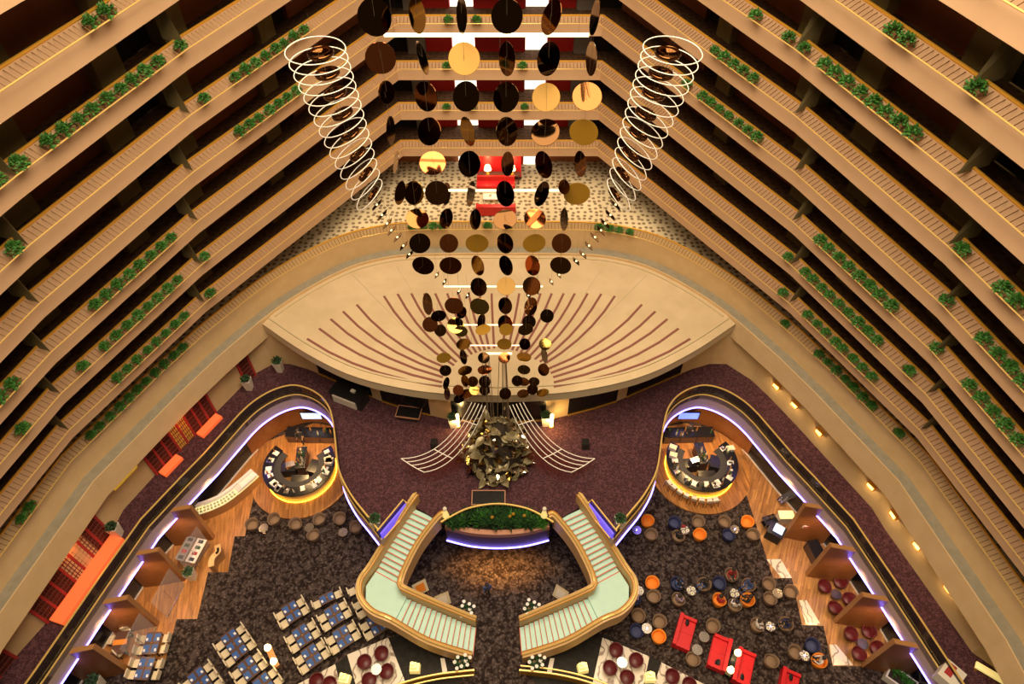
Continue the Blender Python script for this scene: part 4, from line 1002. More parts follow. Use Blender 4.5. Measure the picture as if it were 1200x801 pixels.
CH = [('brown', p) for p in [(295, 614), (321, 608), (346, 613.5), (374, 608), (367, 626.5), (398, 607), (417, 617), (763, 626), (795, 628), (818.5, 611), (849, 611), (882.5, 626), (766, 698.5), (825, 684.5), (857, 673), (877, 685.5), (861, 708.5), (901, 684), (902.5, 701), (927, 693), (887.5, 732), (921, 731), (932, 764), (904, 774), (748, 721), (773, 728), (835.5, 733), (812, 772), (795, 702)]]
CH += [('orange', p) for p in [(759, 610), (820, 626), (876, 611), (764.5, 682.5), (843, 702.5), (876, 702.5), (960, 774), (772, 745.5)]]
CH += [('navy', p) for p in [(790.5, 612), (854, 626.5), (743, 701), (793.5, 683.5), (843, 683), (952, 755.5), (746, 739)]]
WORDS = {'brown': 'taupe brown round tub chair', 'orange': 'bright orange round tub chair', 'navy': 'navy blue round tub chair'}
def facing(p): t = min(TPOS, key=lambda t: (t[0] - p[0]) ** 2 + (t[1] - p[1]) ** 2); return math.atan2(t[1] - p[1], t[0] - p[0])
def chair_at(px, py): return G(px, py, .6)
for col_, (px, py) in CH:
    p = chair_at(px, py)
    wh = 'in the row before the pastry bar' if px < 500 else 'in the row nearest the stool bar' if py < 640 else 'among the lounge tables'
    place(TUB[col_], 'tub_chair', WORDS[col_] + ' ' + wh, 'chair', (p[0], p[1], 0), facing(p), '%s tub chairs %s' % (col_, wh))
# burgundy swivel chairs in the booths and on the marble islands
SW = {'in the booth between the second and third partitions': [(967, 686), (985.5, 680.5), (996, 701), (979, 711), (980, 696)], 'in the booth between the third and last partitions': [(998, 742), (1019, 738.5), (1029, 758.5), (1007.5, 765), (1011, 754)],
      'on the marble island, pastry bar side of the stairs': [(447, 765), (427, 775), (453, 786), (432.5, 796), (441, 784)], 'on the marble island, stool bar side of the stairs': [(722, 761), (745.5, 773), (715, 782), (735, 793), (729, 776)]}
for wh, l in SW.items():
    zb = .05 if 'marble' in wh else .012
    t = G(*l[-1], zb + .5); place(RTAB, 'side_table', 'small round silver table ' + wh, 'table', (*t, zb), 0, 'round silver side tables')
    for q in l[:-1]:
        p = G(*q, .6); place(SWIV, 'swivel_chair', 'round burgundy leather swivel chair ' + wh, 'chair', (*p, zb), math.atan2(t[1] - p[1], t[0] - p[0]), 'burgundy chairs ' + wh, .87)
for l, wh in (([(371, 797), (386, 801)], 'on the far marble slab, pastry bar side'), ([(788, 792), (808, 802)], 'on the far marble slab, stool bar side')):
    for q in l:
        p = G(*q, .6); place(SWIV, 'swivel_chair', 'round burgundy leather swivel chair ' + wh, 'chair', (*p, .05), -1.2, 'burgundy chairs ' + wh, .87)
# red sofas
def box_r(c, d, b=.03): return MB().box(c, d)
SOFA = [('base', MB().box((0, 0, .22), (1.05, 1.95, .28)).mesh('base', RED), None), ('backrest', MB().box((-.42, 0, .58), (.22, 1.95, .46)).mesh('backrest', RED), None), ('arm', MB().box((.06, .88, .50), (.9, .18, .32)).mesh('arm', RED), None), ('arm', MB().box((.06, -.88, .50), (.9, .18, .32)).mesh('arm', RED), None),
        ('seat_cushion', MB().box((.08, .39, .41), (.78, .77, .12)).mesh('seat_cushion', RED), None), ('seat_cushion', MB().box((.08, -.39, .41), (.78, .77, .12)).mesh('seat_cushion', RED), None)] + [('foot', MB().tube([(a * .42, b * .85, 0), (a * .42, b * .85, .09)], .03, 6).mesh('foot', STEEL), None) for a in (-1, 1) for b in (-1, 1)]
CUSH = MB().lathe([(0, -.06), (.16, -.05), (.21, 0), (.16, .05), (0, .06)], 8).mesh('cushion', BLACKM, smooth=True)
for (px, py, rz, cu, lab) in [(802, 741, -.42, .6, 'facing the two silver tables'), (843, 765, PI - .42, .6, 'backing onto the lamp console, facing the tables'), (871.5, 782, -.42, -.6, 'backing onto the lamp console, facing away from the tables'), (924, 806, -.42, .6, 'alone beyond the lamp console')]:
    p = G(px, py, .45); place(SOFA, 'sofa', 'bright red leather two seat sofa ' + lab, 'sofa', (*p, 0), rz, 'red lounge sofas')
    c = (p[0] + math.cos(rz) * .0 - math.sin(rz) * cu, p[1] + math.sin(rz) * .0 + math.cos(rz) * cu)
    o = link('cushion', CUSH, None, (*c, .60), rz); o.rotation_euler = (0, .9, rz); tag(o, 'black cushion on the red sofa ' + lab, 'cushion', 'black sofa cushions')
LAMPB = MB().lathe([(0, 0), (.1, 0), (.1, .03), (.03, .06), (.05, .2), (.02, .34), (0, .34)], 12).mesh('lamp_base', BRASS)
SHADE = MB().lathe([(.21, .28), (.15, .52), (0, .52)], 16).mesh('lamp_shade', LAMPY)
def lamp(x, y, z, lab, e=18, sc=1.0):
    place([('lamp_base', LAMPB, None), ('lamp_shade', SHADE, None)], 'table_lamp', lab, 'lamp', (x, y, z), 0, 'table lamps', sc)
    point('lamp_bulb', (x, y, z + .75 * sc), e, (1, .7, .3), .12)
def console(p0, p1, z, mt, lab, wd=.36):
    a = G(*p0, .8 + z); b = G(*p1, .8 + z); c = ((a[0] + b[0]) / 2, (a[1] + b[1]) / 2); rz = math.atan2(b[1] - a[1], b[0] - a[0]); L = math.hypot(b[0] - a[0], b[1] - a[1]) + .5
    o = thing('console_table', lab, 'table', (*c, z), rz)
    MB().box((0, 0, .71), (L, wd, .06)).build('top', mt, o); MB().box((0, 0, .2), (L - .2, wd - .1, .04)).build('lower_shelf', mt, o)
    for u in (-1, 1):
        for v in (-1, 1): MB().box((u * (L / 2 - .06), v * (wd / 2 - .05), .34), (.06, .06, .68)).build('leg', mt, o)
    return a, b
a, b = console((863.5, 766), (855, 786), 0, BLACK, 'black console table between two red sofas')
for p, w_ in ((a, 'pastry'), (b, 'x')): lamp(p[0], p[1], .74, 'glowing table lamp on the console between the red sofas', 16)
a, b = console((315, 760), (322, 776), 0, PARTT, 'honey wood console table among the dining tables')
for p in (a, b): lamp(p[0], p[1], .74, 'glowing table lamp on the wooden console among the dining tables', 16)
# glowing stone lamps on black marble
for (px, py, wh) in ((404, 795, 'between the marble slabs, pastry bar side'), (486, 782, 'by the stair foot, pastry bar side'), (683, 782, 'by the stair foot, stool bar side'), (762, 793, 'between the marble slabs, stool bar side')):
    p = G(px, py, .4); o = thing('stone_lamp', 'glowing yellow stepped stone lamp on black marble ' + wh, 'lamp', (*p, .05), random.uniform(-.2, .2), 'glowing stone lamps')
    MB().box((0, 0, .25), (.55, .45, .5), taper=1.1).build('lower_block', LAMPG, o); MB().box((-.05, .02, .66), (.36, .32, .34)).build('middle_block', LAMPG, o); MB().lathe([(.12, .82), (.1, 1.1), (0, 1.12)], 8, (-.08, .04, 0)).build('top_block', LAMPG, o)
    point('stone_lamp_bulb', (p[0], p[1] - .1, 1.5), 8, (1, .75, .3), .1)
# ---------------- dining tables
def dleg(x, y, h): return MB().box((x, y, h / 2), (.05, .05, h)).mesh('leg', BLACKM)
DCH = [('seat', MB().box((0, 0, .43), (.46, .46, .09), taper=.94).mesh('seat', IVORY), None), ('backrest', MB().box((-.21, 0, .67), (.07, .46, .46)).mesh('backrest', IVORY), None)] + [('leg', dleg(a * .19, b * .19, .39), None) for a in (-1, 1) for b in (-1, 1)]
MATM = MB().box((0, 0, .004), (.34, .44, .008)).mesh('placemat', BLUE); NAPM = MB().box((0, 0, .012), (.12, .16, .024), taper=.8).mesh('napkin', NAPK)
POTM = MB().lathe([(0, 0), (.05, 0), (.055, .06), (.03, .09), (0, .1)], 8).mesh('pot', MATS['amber_bottle'])
SETS = [[(268, 744), (274.7, 755), (281, 764)], [(288, 777.5), (294.5, 787.5)], [(306, 797), (312.5, 807)], [(230, 790.5), (236, 800), (242, 809)], [(339, 711), (344.5, 721.5)], [(351.7, 739), (357, 749)], [(362.5, 763), (368, 773)], [(383, 700)], [(389, 714.5), (394.3, 725)], [(399, 740.5), (404.3, 751)], [(424, 685)], [(430, 700), (435.5, 711.5)], [(439, 725), (444, 735)]]
SETS2 = [[(179.6, 746.5), (176, 759.5)], [(171.6, 776), (167, 789)]]
def dining(set_, tilt, wh):
    P = [G(px, py, .74) for px, py in set_]; cx = sum(p[0] for p in P) / len(P); cy = sum(p[1] for p in P) / len(P)
    if len(P) > 1: ry = math.atan2(P[0][1] - P[-1][1], P[0][0] - P[-1][0])
    else: ry = tilt
    rz = ry - PI / 2                                      # table's x axis runs chair to chair
    n_ = len(P); W = .62 * n_ + .02
    t = thing('dining_table', 'dark brown dining table for %s laid with blue placemats %s' % (('two', 'four', 'six')[n_ - 1], wh), 'table', (cx, cy, 0), rz, 'laid dining tables %s' % wh)
    MB().box((0, 0, .71), (.86, W, .05)).build('top', TBLBRN, t)
    for u in (-1, 1):
        for v in (-1, 1): MB().box((u * .36, v * (W / 2 - .08), .34), (.06, .06, .69)).build('leg', BLACKM, t)
    ca, sa = math.cos(rz), math.sin(rz); q = lambda x, y: (cx + x * ca - y * sa, cy + x * sa + y * ca)
    z0 = .012 if 'booth' in wh else 0.0
    for k in range(n_):
        yy = (n_ - 1) * .31 - k * .62
        for u in (-1, 1):
            place(DCH, 'dining_chair', 'cream dining chair at a blue laid table for %s ' % ('two', 'four', 'six')[n_ - 1] + wh, 'chair', (*q(u * .70, yy), z0), rz + (PI if u > 0 else 0), 'cream dining chairs at tables for %d ' % (2 * n_) + wh)
            o = link('placemat', MATM, None, (*q(u * .24, yy), .736), rz); tag(o, 'blue placemat on a brown dining table ' + wh, 'placemat', 'blue placemats ' + wh)
            o = link('napkin', NAPM, None, (*q(u * .32, yy - .1), .745), rz + .3); tag(o, 'folded white napkin on a blue placemat ' + wh, 'napkin', 'white napkins ' + wh)
    o = link('condiment_pot', POTM, None, (*q(0, 0), .736), 0); tag(o, 'small amber pot in the middle of a dining table ' + wh, 'pot', 'condiment pots ' + wh)
NEARW = ['by the lamp console', 'by the lamp console', 'by the lamp console', 'by the plank floor', 'on open carpet', 'on open carpet', 'by the marble slab', 'on open carpet', 'on open carpet', 'by the marble slab', 'beside the stair parapet', 'beside the stair parapet', 'beside the stair parapet']
for st_, nw in zip(SETS, NEARW): dining(st_, math.radians(118), nw)
for st_ in SETS2: dining(st_, 0, 'beside the glass booths')
o = thing('dining_table', 'laid table with orange runner inside the glass booth', 'table', (*G(141, 752, .74), 0.012), .1)
MB().box((0, 0, .71), (.8, 1.3, .05)).build('top', TBLBRN, o); MB().box((0, 0, .745), (.8, .3, .02)).build('runner', ORANGE, o)
for u in (-1, 1):
    for v in (-1, 1): MB().box((u * .33, v * .55, .34), (.06, .06, .69)).build('leg', BLACKM, o)
for k, (px, py) in enumerate(((148, 741), (141, 763), (131, 750))):
    p = G(px, py, .5); place(DCH, 'dining_chair', 'cream dining chair inside the glass booth', 'chair', (*p, .012), k * 2.1 - 1.2, 'chairs in the glass booth')

# ---------------- kiosk and consoles on the right
o = thing('kiosk', 'black reception kiosk with a lit screen by the first partition', 'kiosk', (*G(910, 621, 1.0), 0.012), math.radians(-35))
MB().box((0, 0, .5), (.95, .75, 1.0)).build('body', BLACKM, o); MB().box((0, 0, 1.02), (1.05, .9, .05)).build('top', BLACK, o)
MB().box((.1, .1, 1.09), (.62, .62, .05)).build('screen', SCREENW, o)
o = thing('drinks_trolley', 'dark trolley with steel pots beside the kiosk', 'trolley', (*G(903, 608, .8), 0.012), .3)
MB().box((0, 0, .75), (.9, .6, .05)).build('top', BLACK, o); MB().box((0, 0, .2), (.8, .5, .04)).build('shelf', BLACK, o)
for u in (-1, 1):
    for v in (-1, 1): MB().tube([(u * .4, v * .25, 0), (u * .4, v * .25, .75)], .025, 5).build('leg', STEEL, o)
for u in (-.25, 0, .25): MB().lathe([(0, .78), (.1, .78), (.11, 1.0), (.04, 1.06), (0, 1.1)], 10, (u, .05, 0)).build('pot', STEEL, o)
o = thing('lit_counter', 'small cream lit counter against the first walnut partition', 'counter', (*G(921, 604, .8), 0.012), 0)
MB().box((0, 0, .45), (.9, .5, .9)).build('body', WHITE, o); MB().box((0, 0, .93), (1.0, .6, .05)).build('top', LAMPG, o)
o = thing('wall_sign', 'small red and white sign mounted on the first walnut partition', 'sign', (20.0, 19.68, 2.0))
MB().box((0, 0, 0), (.9, .05, .25)).build('plate', WHITE, o); MB().box((0, -.03, .0), (.75, .03, .1)).build('stripe', REDCL, o)
o = thing('glass_rack', 'rack of wine glasses on the plank floor by the dark wall', 'rack', (*G(918, 584, .5), .012), .6)
MB().box((0, 0, .4), (.7, .5, .05)).build('shelf', STEEL, o)
for u in (-1, 1):
    for v in (-1, 1): MB().tube([(u * .3, v * .2, 0), (u * .3, v * .2, .4)], .02, 5).build('leg', STEEL, o)
for k in range(6): MB().lathe([(.05, .425), (.01, .44), (.01, .53), (.05, .58), (.05, .66)], 8, (-.24 + .16 * (k % 4), -.1 + .2 * (k // 4), 0)).build('wine_glass', SILVER, o)
# chest like dark cabinet between first partitions, right
o = thing('cabinet', 'low dark cabinet by the wall between first two partitions, burgundy side', 'cabinet', (20.55, 18.6, .012), .2)
MB().box((0, 0, .45), (.7, 1.3, .9)).build('body', BLACKM, o); MB().box((0, 0, .92), (.75, 1.35, .04)).build('top', BLACK, o); MB().box((-.36, 0, .45), (.03, 1.1, .7)).build('door', TBLBRN, o)
# brass rail at the very bottom
for s in (-1, 1):
    o = thing('brass_rail', 'curved double brass rail at the black marble floor, %s bar side' % ('pastry' if s < 0 else 'stool'), 'railing')
    pl = [G(*p, .9) for p in ((555, 785), (535, 787), (512, 790), (485, 796), (455, 806), (425, 822))]; pl = pl if s < 0 else [(-x, y) for x, y in pl]
    pf = catmull(pl, 4)
    MB().tube(z3(pf, .95), .06, 6).build('top_rail', BRASS2, o); MB().tube(z3(offset(pf, .25), .90), .05, 6).build('second_rail', BRASS2, o)
    MB().wall(pf, .04, 0.01, .9).build('panel', BRASS, o); MB().tube([(pf[0][0], pf[0][1], 0), (pf[0][0], pf[0][1], .98)], .06, 6).build('end_post', BRASS2, o)

# ================================================================== UPPER LOBBY AND TERRACE THINGS
for s in (-1, 1):
    p = G(522.5 if s < 0 else 637.5, 604, ZL + .85)
    o = thing('newel_figure', 'white bottle shaped newel figure at the stair head, %s bar side' % ('pastry' if s < 0 else 'stool'), 'figure', (p[0], p[1], ZL + .85))
    MB().lathe([(0, 0), (.20, 0), (.2, .06), (.15, .3), (.11, .6), (.09, .72), (0, .74)], 14).build('body', LAMPG, o, smooth=True); MB().lathe([(0, .70), (.10, .76), (.13, .86), (.10, .96), (0, 1.0)], 12).build('head', WHITE, o, smooth=True)
def low_table(px, py, z, dx, dy, rz, lab):
    o = thing('display_table', lab, 'table', (*G(px, py, z + .5), z), rz)
    MB().box((0, 0, .5), (dx, dy, .06)).build('glass_top', BLACK, o)
    m = MB()
    for c, d_ in (((0, dy / 2, .5), (dx + .08, .06, .1)), ((0, -dy / 2, .5), (dx + .08, .06, .1)), ((dx / 2, 0, .5), (.06, dy, .1)), ((-dx / 2, 0, .5), (.06, dy, .1))): m.box(c, d_)
    m.build('frame', PINKL, o)
    MB().box((0, 0, .23), (dx * .8, dy * .8, .46)).build('pedestal', BLACKM, o)
low_table(572.5, 583, ZL, 2.0, .95, 0, 'black glass display table with rose frame behind the crescent planter')
low_table(479, 483, ZL, 1.6, .9, -.15, 'black framed display table before the dark glass doors')
o = thing('reception_desk', 'black reception desk with a white front under the canopy edge', 'desk', (*G(408, 461, ZL + .9), ZL), math.radians(-24))
MB().box((0, .1, .5), (2.3, 1.0, 1.0)).build('body', BLACKM, o); MB().box((0, .1, 1.02), (2.5, 1.2, .06)).build('top', BLACK, o); MB().box((-.1, -.45, .45), (1.8, .1, .7)).build('front_panel', WHITE, o); MB().box((.3, .2, 1.12), (.3, .2, .14)).build('telephone', WHITE, o)
for px, py, w_ in ((509, 520, 'pastry'), (686, 520, 'stool')):
    o = thing('floor_speaker', 'small black box speaker on the purple carpet, %s bar side' % w_, 'speaker', (*G(px, py, ZL + .3), ZL))
    MB().box((0, 0, .32), (.45, .45, .55)).build('cabinet', BLACK, o); MB().box((0, 0, .03), (.5, .5, .06)).build('plinth', BLACKM, o); MB().box((0, -.235, .34), (.36, .02, .4)).build('grille', BLACKM, o)
for px, py, w_ in ((646, 499, 'beside the white pot, stool bar side'), (537, 499, 'beside the white pot, pastry bar side')):
    p = G(px, py, ZL); o = thing('column_lamp', 'glowing white column floor lamp ' + w_, 'lamp', (*p, ZL))
    MB().lathe([(0, 0), (.17, 0), (.17, .06), (0, .06)], 12).build('foot', BRASS, o); MB().lathe([(.12, .06), (.12, 1.3), (0, 1.32)], 12).build('shade', LAMPY, o)
    point('column_bulb', (p[0], p[1] - .35, ZL + 1.0), 130, (1, .62, .2), .15)
# red lattice niches
def niche(a, b, n_, gold, lab, plinths):
    dx, dy = b[0] - a[0], b[1] - a[1]; L = math.hypot(dx, dy); ux, uy = dx / L, dy / L; nx, ny = -uy, ux
    if nx < 0: nx, ny = -nx, -ny
    o = thing('lattice_screen', lab, 'screen')
    for k in range(n_):
        t0 = L * k / n_ + .06; t1 = L * (k + 1) / n_ - .06
        P0 = (a[0] + ux * t0 + nx * .06, a[1] + uy * t0 + ny * .06); P1 = (a[0] + ux * t1 + nx * .06, a[1] + uy * t1 + ny * .06)
        q = MB().prism([P0, P1, (P1[0] + nx * .05, P1[1] + ny * .05), (P0[0] + nx * .05, P0[1] + ny * .05)], ZL + .02, 8.2).build('panel', LATTG if k in gold else LATTB, o)
        m = MB(); w_ = t1 - t0
        R_ = lambda t, z: (P0[0] + ux * t + nx * .08, P0[1] + uy * t + ny * .08, z)
        for j in range(9): m.tube([R_(0, ZL + .1 + j * .38), R_(w_, ZL + .1 + j * .38)], .03, 4)
        for j in range(5): m.tube([R_(w_ * j / 4, ZL + .05), R_(w_ * j / 4, 8.2)], .025, 4)
        m.build('lattice', LATT, q)
    for k in range(n_ + 1):
        t = L * k / n_; MB().box((a[0] + ux * t + nx * .1, a[1] + uy * t + ny * .1, (ZL + 8.2) / 2), (.16, .12, 3.2), math.atan2(uy, ux)).build('post', REDCL, o)
    for (u0, u1, wd) in plinths:
        A = (a[0] + ux * L * u0 + nx * .25, a[1] + uy * L * u0 + ny * .25); B = (a[0] + ux * L * u1 + nx * .25, a[1] + uy * L * u1 + ny * .25)
        pq = thing('plinth', 'glowing red orange plinth at the foot of the %s' % ('longer lattice niche' if wd > .7 else 'lattice niche by the canopy'), 'plinth', group='red plinths')
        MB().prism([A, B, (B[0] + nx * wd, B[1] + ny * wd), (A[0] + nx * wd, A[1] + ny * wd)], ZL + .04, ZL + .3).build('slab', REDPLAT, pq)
        MB().prism([A, B, (B[0] + nx * (wd - .1), B[1] + ny * (wd - .1)), (A[0] + nx * (wd - .1), A[1] + ny * (wd - .1))], ZL, ZL + .04).build('kickboard', BLACKM, pq)
niche((-19.15, 26.45), (-21.55, 21.8), 8, (3, 4), 'red lattice screen with two gilt panels on the lobby wall', [(0.02, .36, .55), (.70, .98, .55)])
niche((-22.9, 17.8), (-24.4, 12.7), 7, (), 'long dark red lattice screen on the lobby wall', [(0.02, .98, .85)])
niche((-25.25, 10.9), (-27.5, 5.2), 6, (), 'red lattice screen at the outer end of the lobby wall', [])
niche((-17.75, 28.95), (-17.3, 29.7), 1, (), 'single red lattice panel beside the canopy end', [])
o = tag(MB().prism([(-21.75, 21.2), (-22.5, 19.6), (-22.38, 19.54), (-21.63, 21.14)], 7.0, 7.7).build('mosaic_frieze', GOLDMOS), 'glowing gold mosaic frieze on the lobby wall between lattice screens', 'frieze')
point('niche_light', (-19.3, 23.9, 7.2), 30, (1, .25, .08), .3); point('niche_light', (-22.9, 15.6, 7.4), 25, (1, .25, .08), .3)
# wall lamps on the right lobby wall
def on_wall(px, py, wl):
    best = None
    for k in range(0, 33):
        z = ZL + .1 * k; p = G(px, py, z)
        for i in range(len(wl) - 1):
            ax, ay = wl[i]; bx, by = wl[i + 1]; dx, dy = bx - ax, by - ay; t = max(0, min(1, ((p[0] - ax) * dx + (p[1] - ay) * dy) / (dx * dx + dy * dy)))
            d = math.hypot(ax + dx * t - p[0], ay + dy * t - p[1])
            if best is None or d < best[0]: best = (d, ax + dx * t, ay + dy * t, z, math.atan2(dy, dx))
    return best
for px, py in ((912, 451), (933, 473), (962, 505), (1023, 568), (1050, 602), (1078, 638), (1115, 688)):
    d, x, y, z, a = on_wall(px, py, WR[::-1]); nx, ny = math.sin(a), -math.cos(a); z = min(z, 6.9)
    o = thing('wall_lamp', 'brass framed box lamp on the tan lobby wall', 'lamp', (x + nx * .14, y + ny * .14, z), a, 'brass box wall lamps')
    m = MB()
    for u, v in ((-.26, 0), (.26, 0)): m.box((u, v, 0), (.05, .26, .34))
    m.box((0, 0, .17), (.56, .26, .04)); m.box((0, 0, -.17), (.56, .26, .04)); m.build('frame', BRASS, o)
    MB().box((0, 0, 0), (.44, .2, .28)).build('diffuser', mat('lamp_glass', (.9, .7, .4), .4, emit=1.2, ecol=(1, .65, .25)), o)
    point('wall_lamp_bulb', (x + nx * .55, y + ny * .55, z - .3), 14, (1, .66, .28), .1)
# corner things at the right end of the lobby
o = thing('sign_box', 'rounded white box with a red panel at the lobby corner', 'sign', (*G(1115, 790, ZL + .6), ZL), math.radians(40))
MB().box((0, 0, .35), (1.1, 1.0, .7)).build('body', WHITE, o); MB().box((.1, .15, .71), (.7, .35, .03)).build('red_panel', REDCL, o); MB().box((0, 0, .02), (1.0, .9, .04)).build('plinth', BLACKM, o)
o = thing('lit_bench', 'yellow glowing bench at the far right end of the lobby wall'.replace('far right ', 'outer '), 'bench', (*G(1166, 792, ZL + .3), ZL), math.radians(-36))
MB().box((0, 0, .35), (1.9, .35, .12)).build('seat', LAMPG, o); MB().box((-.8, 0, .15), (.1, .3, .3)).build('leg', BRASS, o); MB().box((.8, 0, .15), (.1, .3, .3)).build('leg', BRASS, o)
# terrace sofas, lamps
ZT = rail_z(8) - 1.05
def long_sofa(px, py, rz, lab):
    o = thing('sofa', lab, 'sofa', (*G(px, py, ZT + .5), ZT), rz, 'red terrace sofas')
    MB().box((0, 0, .25), (2.9, .9, .3)).build('base', REDW, o); MB().box((0, .36, .62), (2.9, .2, .5)).build('backrest', REDW, o)
    for u in (-1, 0, 1): MB().box((u * .95, -.06, .44), (.92, .7, .1)).build('seat_cushion', RED, o)
    for u in (-1, 1): MB().box((u * 1.42, -.05, .46), (.12, .8, .2)).build('arm', REDW, o)
    for u in (-1, 1):
        for v in (-1, 1): MB().box((u * 1.3, v * .38, .05), (.08, .08, .1)).build('foot', BLACKM, o)
long_sofa(581, 214, 0, 'long red sofa on the terrace, back to the lamp table'); long_sofa(581, 243, PI, 'long red sofa on the terrace, back to the curved parapet')
o = thing('coffee_table', 'white low table between the red terrace sofas', 'table', (*G(581, 230, ZT + .4), ZT))
MB().box((0, 0, .38), (1.9, .7, .06)).build('top', WHITE, o)
for u in (-1, 1):
    for v in (-1, 1): MB().box((u * .85, v * .28, .17), (.07, .07, .35)).build('leg', WHITE, o)
for u in (-.4, .3): MB().lathe([(0, .41), (.1, .41), (.13, .47), (0, .45)], 10, (u, 0, 0)).build('bowl', SILVER, o)
a = G(585, 204, ZT + .75); o = thing('console_table', 'dark console table with two lamps against the red terrace wall', 'table', (a[0], a[1], ZT))
MB().box((0, 0, .75), (3.2, .6, .07)).build('top', TBLBRN, o)
for u in (-1, 1):
    for v in (-1, 1): MB().box((u * 1.5, v * .24, .36), (.08, .08, .72)).build('leg', TBLBRN, o)
for px in (571.7, 600): lamp(G(px, 203, ZT + .8)[0], a[1], ZT + .785, 'glowing table lamp on the terrace console', 40, 1.4)
sc_ = thing('red_screen_wall', 'freestanding red wall panel behind the terrace lamps', 'screen', (a[0], a[1] + .55, ZT)); MB().box((0, 0, 1.1), (3.4, .12, 2.2)).build('panel', RED, sc_); MB().box((0, 0, .05), (3.5, .2, .1)).build('foot', BLACKM, sc_)
for x, y in ((-6, 41.5), (0, 41.5), (6, 41.5), (-9.5, 38.6), (9.5, 38.6)): spot('terrace_downlight', (x, y, ZT + 2.75), 160, (1, .78, .5), 150, .9, .2)

# ================================================================== PEOPLE
def body_mesh(name, J, Ed, R):
    me = D.meshes.new(name); me.from_pydata(J, Ed, []); o = D.objects.new(name, me); COL.objects.link(o)
    o.modifiers.new('skin', 'SKIN'); ss = o.modifiers.new('sub', 'SUBSURF'); ss.levels = 1; ss.render_levels = 1
    sv = me.skin_vertices[0].data
    for i, r in enumerate(R): sv[i].radius = (r, r * .85) if i < 5 else (r, r)
    sv[0].use_root = True
    dg = bpy.context.evaluated_depsgraph_get(); ev = o.evaluated_get(dg)
    nm = D.meshes.new_from_object(ev); nm.name = name
    D.objects.remove(o); D.meshes.remove(me)
    for p in nm.polygons: p.use_smooth = True
    return nm
HEADI = 5
# seated, facing +x, pelvis at origin of seat
SJ = [(0, 0, .55), (-.03, 0, .72), (-.03, 0, .95), (-.01, 0, 1.06), (.02, 0, 1.14), (.03, 0, 1.25), (.03, 0, 1.33),
      (-.03, .19, .98), (.08, .25, .74), (.30, .16, .68), (.40, .12, .69), (-.03, -.19, .98), (.08, -.25, .74), (.30, -.16, .68), (.40, -.12, .69),
      (.04, .10, .54), (.44, .13, .55), (.46, .13, .14), (.60, .14, .08), (.04, -.10, .54), (.44, -.13, .55), (.46, -.13, .14), (.60, -.14, .08)]
SE = [(0, 1), (1, 2), (2, 3), (3, 4), (4, 5), (5, 6), (2, 7), (7, 8), (8, 9), (9, 10), (2, 11), (11, 12), (12, 13), (13, 14), (0, 15), (15, 16), (16, 17), (17, 18), (0, 19), (19, 20), (20, 21), (21, 22)]
SR = [.15, .14, .15, .07, .06, .105, .08, .07, .05, .04, .045, .07, .05, .04, .045, .10, .075, .05, .045, .10, .075, .05, .045]
WJ = [(0, 0, .95), (0, 0, 1.12), (.02, 0, 1.38), (.03, 0, 1.48), (.04, 0, 1.54), (.06, 0, 1.64), (.05, 0, 1.72),
      (.02, .2, 1.40), (-.06, .26, 1.15), (.06, .25, .92), (.10, .24, .84), (.02, -.2, 1.40), (.10, -.26, 1.15), (.24, -.22, .95), (.28, -.20, .88),
      (0, .1, .92), (.18, .1, .52), (.14, .1, .08), (.28, .1, .05), (0, -.1, .92), (-.06, -.1, .5), (-.26, -.1, .12), (-.16, -.1, .05)]
SIT = body_mesh('seated_body', SJ, SE, SR); STAND = body_mesh('walking_body', WJ, SE, SR)
def dress(me, top, legs, sit):
    m = me.copy(); m.materials.clear()
    for x in (top, legs, SKIN, BLACKM): m.materials.append(x)
    for p in m.polygons:
        c = p.center; k = 0
        if sit:
            if c.z < .66 and not (abs(c.y) > .2 and c.x < .2) and c.z < .64: k = 1
            if c.z < .12: k = 3
            if c.z > 1.07 or (c.x > .33 and .62 < c.z < .8): k = 2
        else:
            if c.z < .98 and abs(c.y) < .19: k = 1
            if c.z < .09: k = 3
            if c.z > 1.49 or (abs(c.y) > .15 and c.z < .97): k = 2
        p.material_index = k
    return m
HAIRM = MB().lathe([(.115, -.02), (.125, .05), (.10, .11), (.05, .135), (0, .14)], 12).mesh('hair', HAIR, smooth=True)
NOSE = MB().lathe([(0, -.02), (.018, -.01), (.012, .03), (0, .035)], 6).mesh('nose', SKIN)
EYE = MB().lathe([(0, -.01), (.012, 0), (0, .01)], 6).mesh('eye', BLACKM)
def person(px, py, top, legs, lab, sit=True, rz=None, z=0.0):
    p = chair_at(px, py) if sit else G(px, py, .9)
    if rz is None: rz = facing(p)
    back = .06 if sit else 0
    o = thing('person', lab, 'person', (p[0] - math.cos(rz) * back, p[1] - math.sin(rz) * back, z), rz)
    b = link('body', dress(SIT if sit else STAND, top, legs, sit), o)
    hx, hz = (.02, 1.27) if sit else (.04, 1.66)
    link('hair', HAIRM, o, (hx - .015, 0, hz + .01)); link('nose', NOSE, o, (hx + .125, 0, hz - .01))
    for u in (-.04, .04): link('eye', EYE, o, (hx + .105, u, hz + .025))
person(571, 690, JEANS, BLKCL, 'person in a blue jacket walking across the carpet between the stairs', False, -1.3)
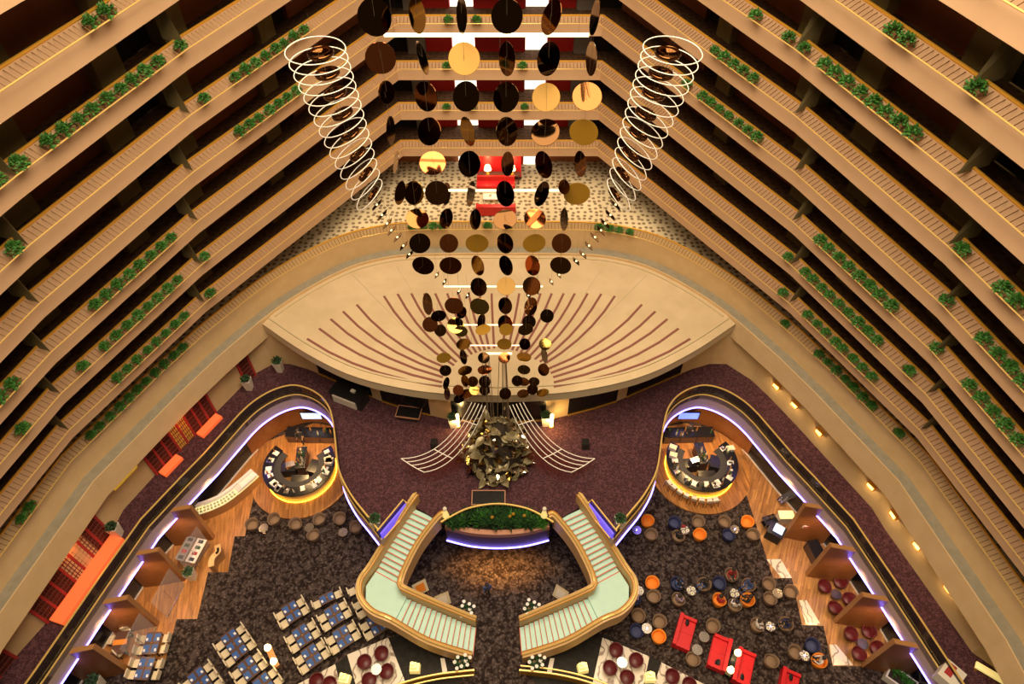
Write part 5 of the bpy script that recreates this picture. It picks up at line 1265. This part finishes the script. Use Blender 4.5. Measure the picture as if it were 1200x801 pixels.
for a_ in [(795, 628, BLKCL, BLKCL, 'person in black seated in a brown chair nearest the stool bar'), (743, 701, PINKCL, BLKCL, 'person in lavender seated in the navy chair beside the stair'), (793.5, 683.5, JEANS, BLKCL, 'person in blue seated in a navy chair by the cluttered table'),
           (825, 684.5, BLKCL, JEANS, 'person in black seated in a brown chair by the cluttered table'), (795, 702, PINKCL, JEANS, 'person in lavender seated in a brown chair by the cluttered table'), (857, 673, REDCL, BLKCL, 'person in a red top seated in a brown chair of the busy group'),
           (877, 685.5, JEANS, JEANS, 'person in a blue shirt seated in a brown chair of the busy group'), (843, 702.5, REDCL, REDCL, 'person in dark red seated in an orange chair of the busy group'), (876, 702.5, BLKCL, BLKCL, 'person in black seated in an orange chair of the busy group'),
           (861, 708.5, WHTCL, JEANS, 'person in white shirt and jeans seated in the busy group'), (887.5, 732, WHTCL, WHTCL, 'person in white seated in a brown chair facing a companion in navy'), (921, 731, NAVY, BLKCL, 'person in navy seated in a brown chair facing a companion in white'), (960, 774, WHTCL, BLKCL, 'person in a white top seated in the orange chair by the navy chair')]:
    person(*a_)
person(807, 505, BLKCL, BLKCL, 'bartender in black standing behind the stool bar', False, -1.5, .15)
person(352, 512, BLKCL, BLKCL, 'bartender in black standing behind the pastry bar', False, -1.5, .15)
# crockery on the occupied tables
PLATE = [('plate', MB().lathe([(0, 0), (.07, 0), (.12, .015), (.115, .02), (.06, .01), (0, .01)], 14).mesh('plate', NAPK), None), ('food', MB().lathe([(0, .01), (.06, .01), (.05, .04), (0, .05)], 8).mesh('food', PASTRY), None)]
CUP = [('cup', MB().lathe([(0, 0), (.03, 0), (.045, .07), (.038, .07), (.028, .01), (0, .01)], 10).mesh('cup', NAPK), None), ('handle', MB().tube([(.04, 0, .055), (.07, 0, .045), (.07, 0, .025), (.035, 0, .015)], .008, 4).mesh('handle', NAPK), None)]
for i in (4, 6, 7, 8, 10, 11):
    t = TPOS[i]
    for k in range(3):
        a = 2.1 * k + i
        place(PLATE, 'plate', 'white plate with food on an occupied lounge table', 'plate', (t[0] + .17 * math.cos(a), t[1] + .17 * math.sin(a), .55), 0, 'plates on the lounge tables')
        place(CUP, 'cup', 'white cup on an occupied lounge table', 'cup', (t[0] + .22 * math.cos(a + 1.05), t[1] + .22 * math.sin(a + 1.05), .55), a, 'cups on the lounge tables')
VOT = [('holder', MB().lathe([(0, 0), (.04, 0), (.05, .1), (.04, .1), (0, .02)], 10).mesh('holder', GLASSC), None), ('glow', MB().lathe([(0, .02), (.03, .02), (.03, .09), (0, .1)], 8).mesh('glow', mat('violet_votive', (.7, .6, 1), .4, emit=6, ecol=(.55, .45, 1))), None)]
for i in (3, 5, 10, 11, 12): place(VOT, 'votive_light', 'small violet votive light on a silver lounge table', 'light', (*TPOS[i], .55), 0, 'violet votive lights')
o = thing('handbag', 'red handbag on the silver table nearest the stool bar', 'bag', (TPOS[4][0] - .08, TPOS[4][1] + .2, .55)); MB().box((0, 0, .1), (.22, .12, .2), taper=1.1).build('body', REDCL, o); MB().tube([(-.07, 0, .2), (-.05, 0, .3), (.05, 0, .3), (.07, 0, .2)], .012, 5).build('strap', REDCL, o)

# ================================================================== LIGHTS UNDER THE LOBBY EDGE
for s in (-1, 1):
    for (x, y) in ((20.2, 18.4), (21.2, 15.6), (22.0, 12.9), (18.6, 21.6)):
        spot('booth_fill_spot', (s * (x - .3), y, 4.3), 260, (1.0, .62, .25), 120, .8, .15)  # added spots to warm the booths and plank floors
for x in (-1.6, 0, 1.6): spot('planter_underlight', (x, 18.0, 4.3), 1500, (1.0, .45, .08), 75, .9, .1, (math.radians(-18), 0, 0))
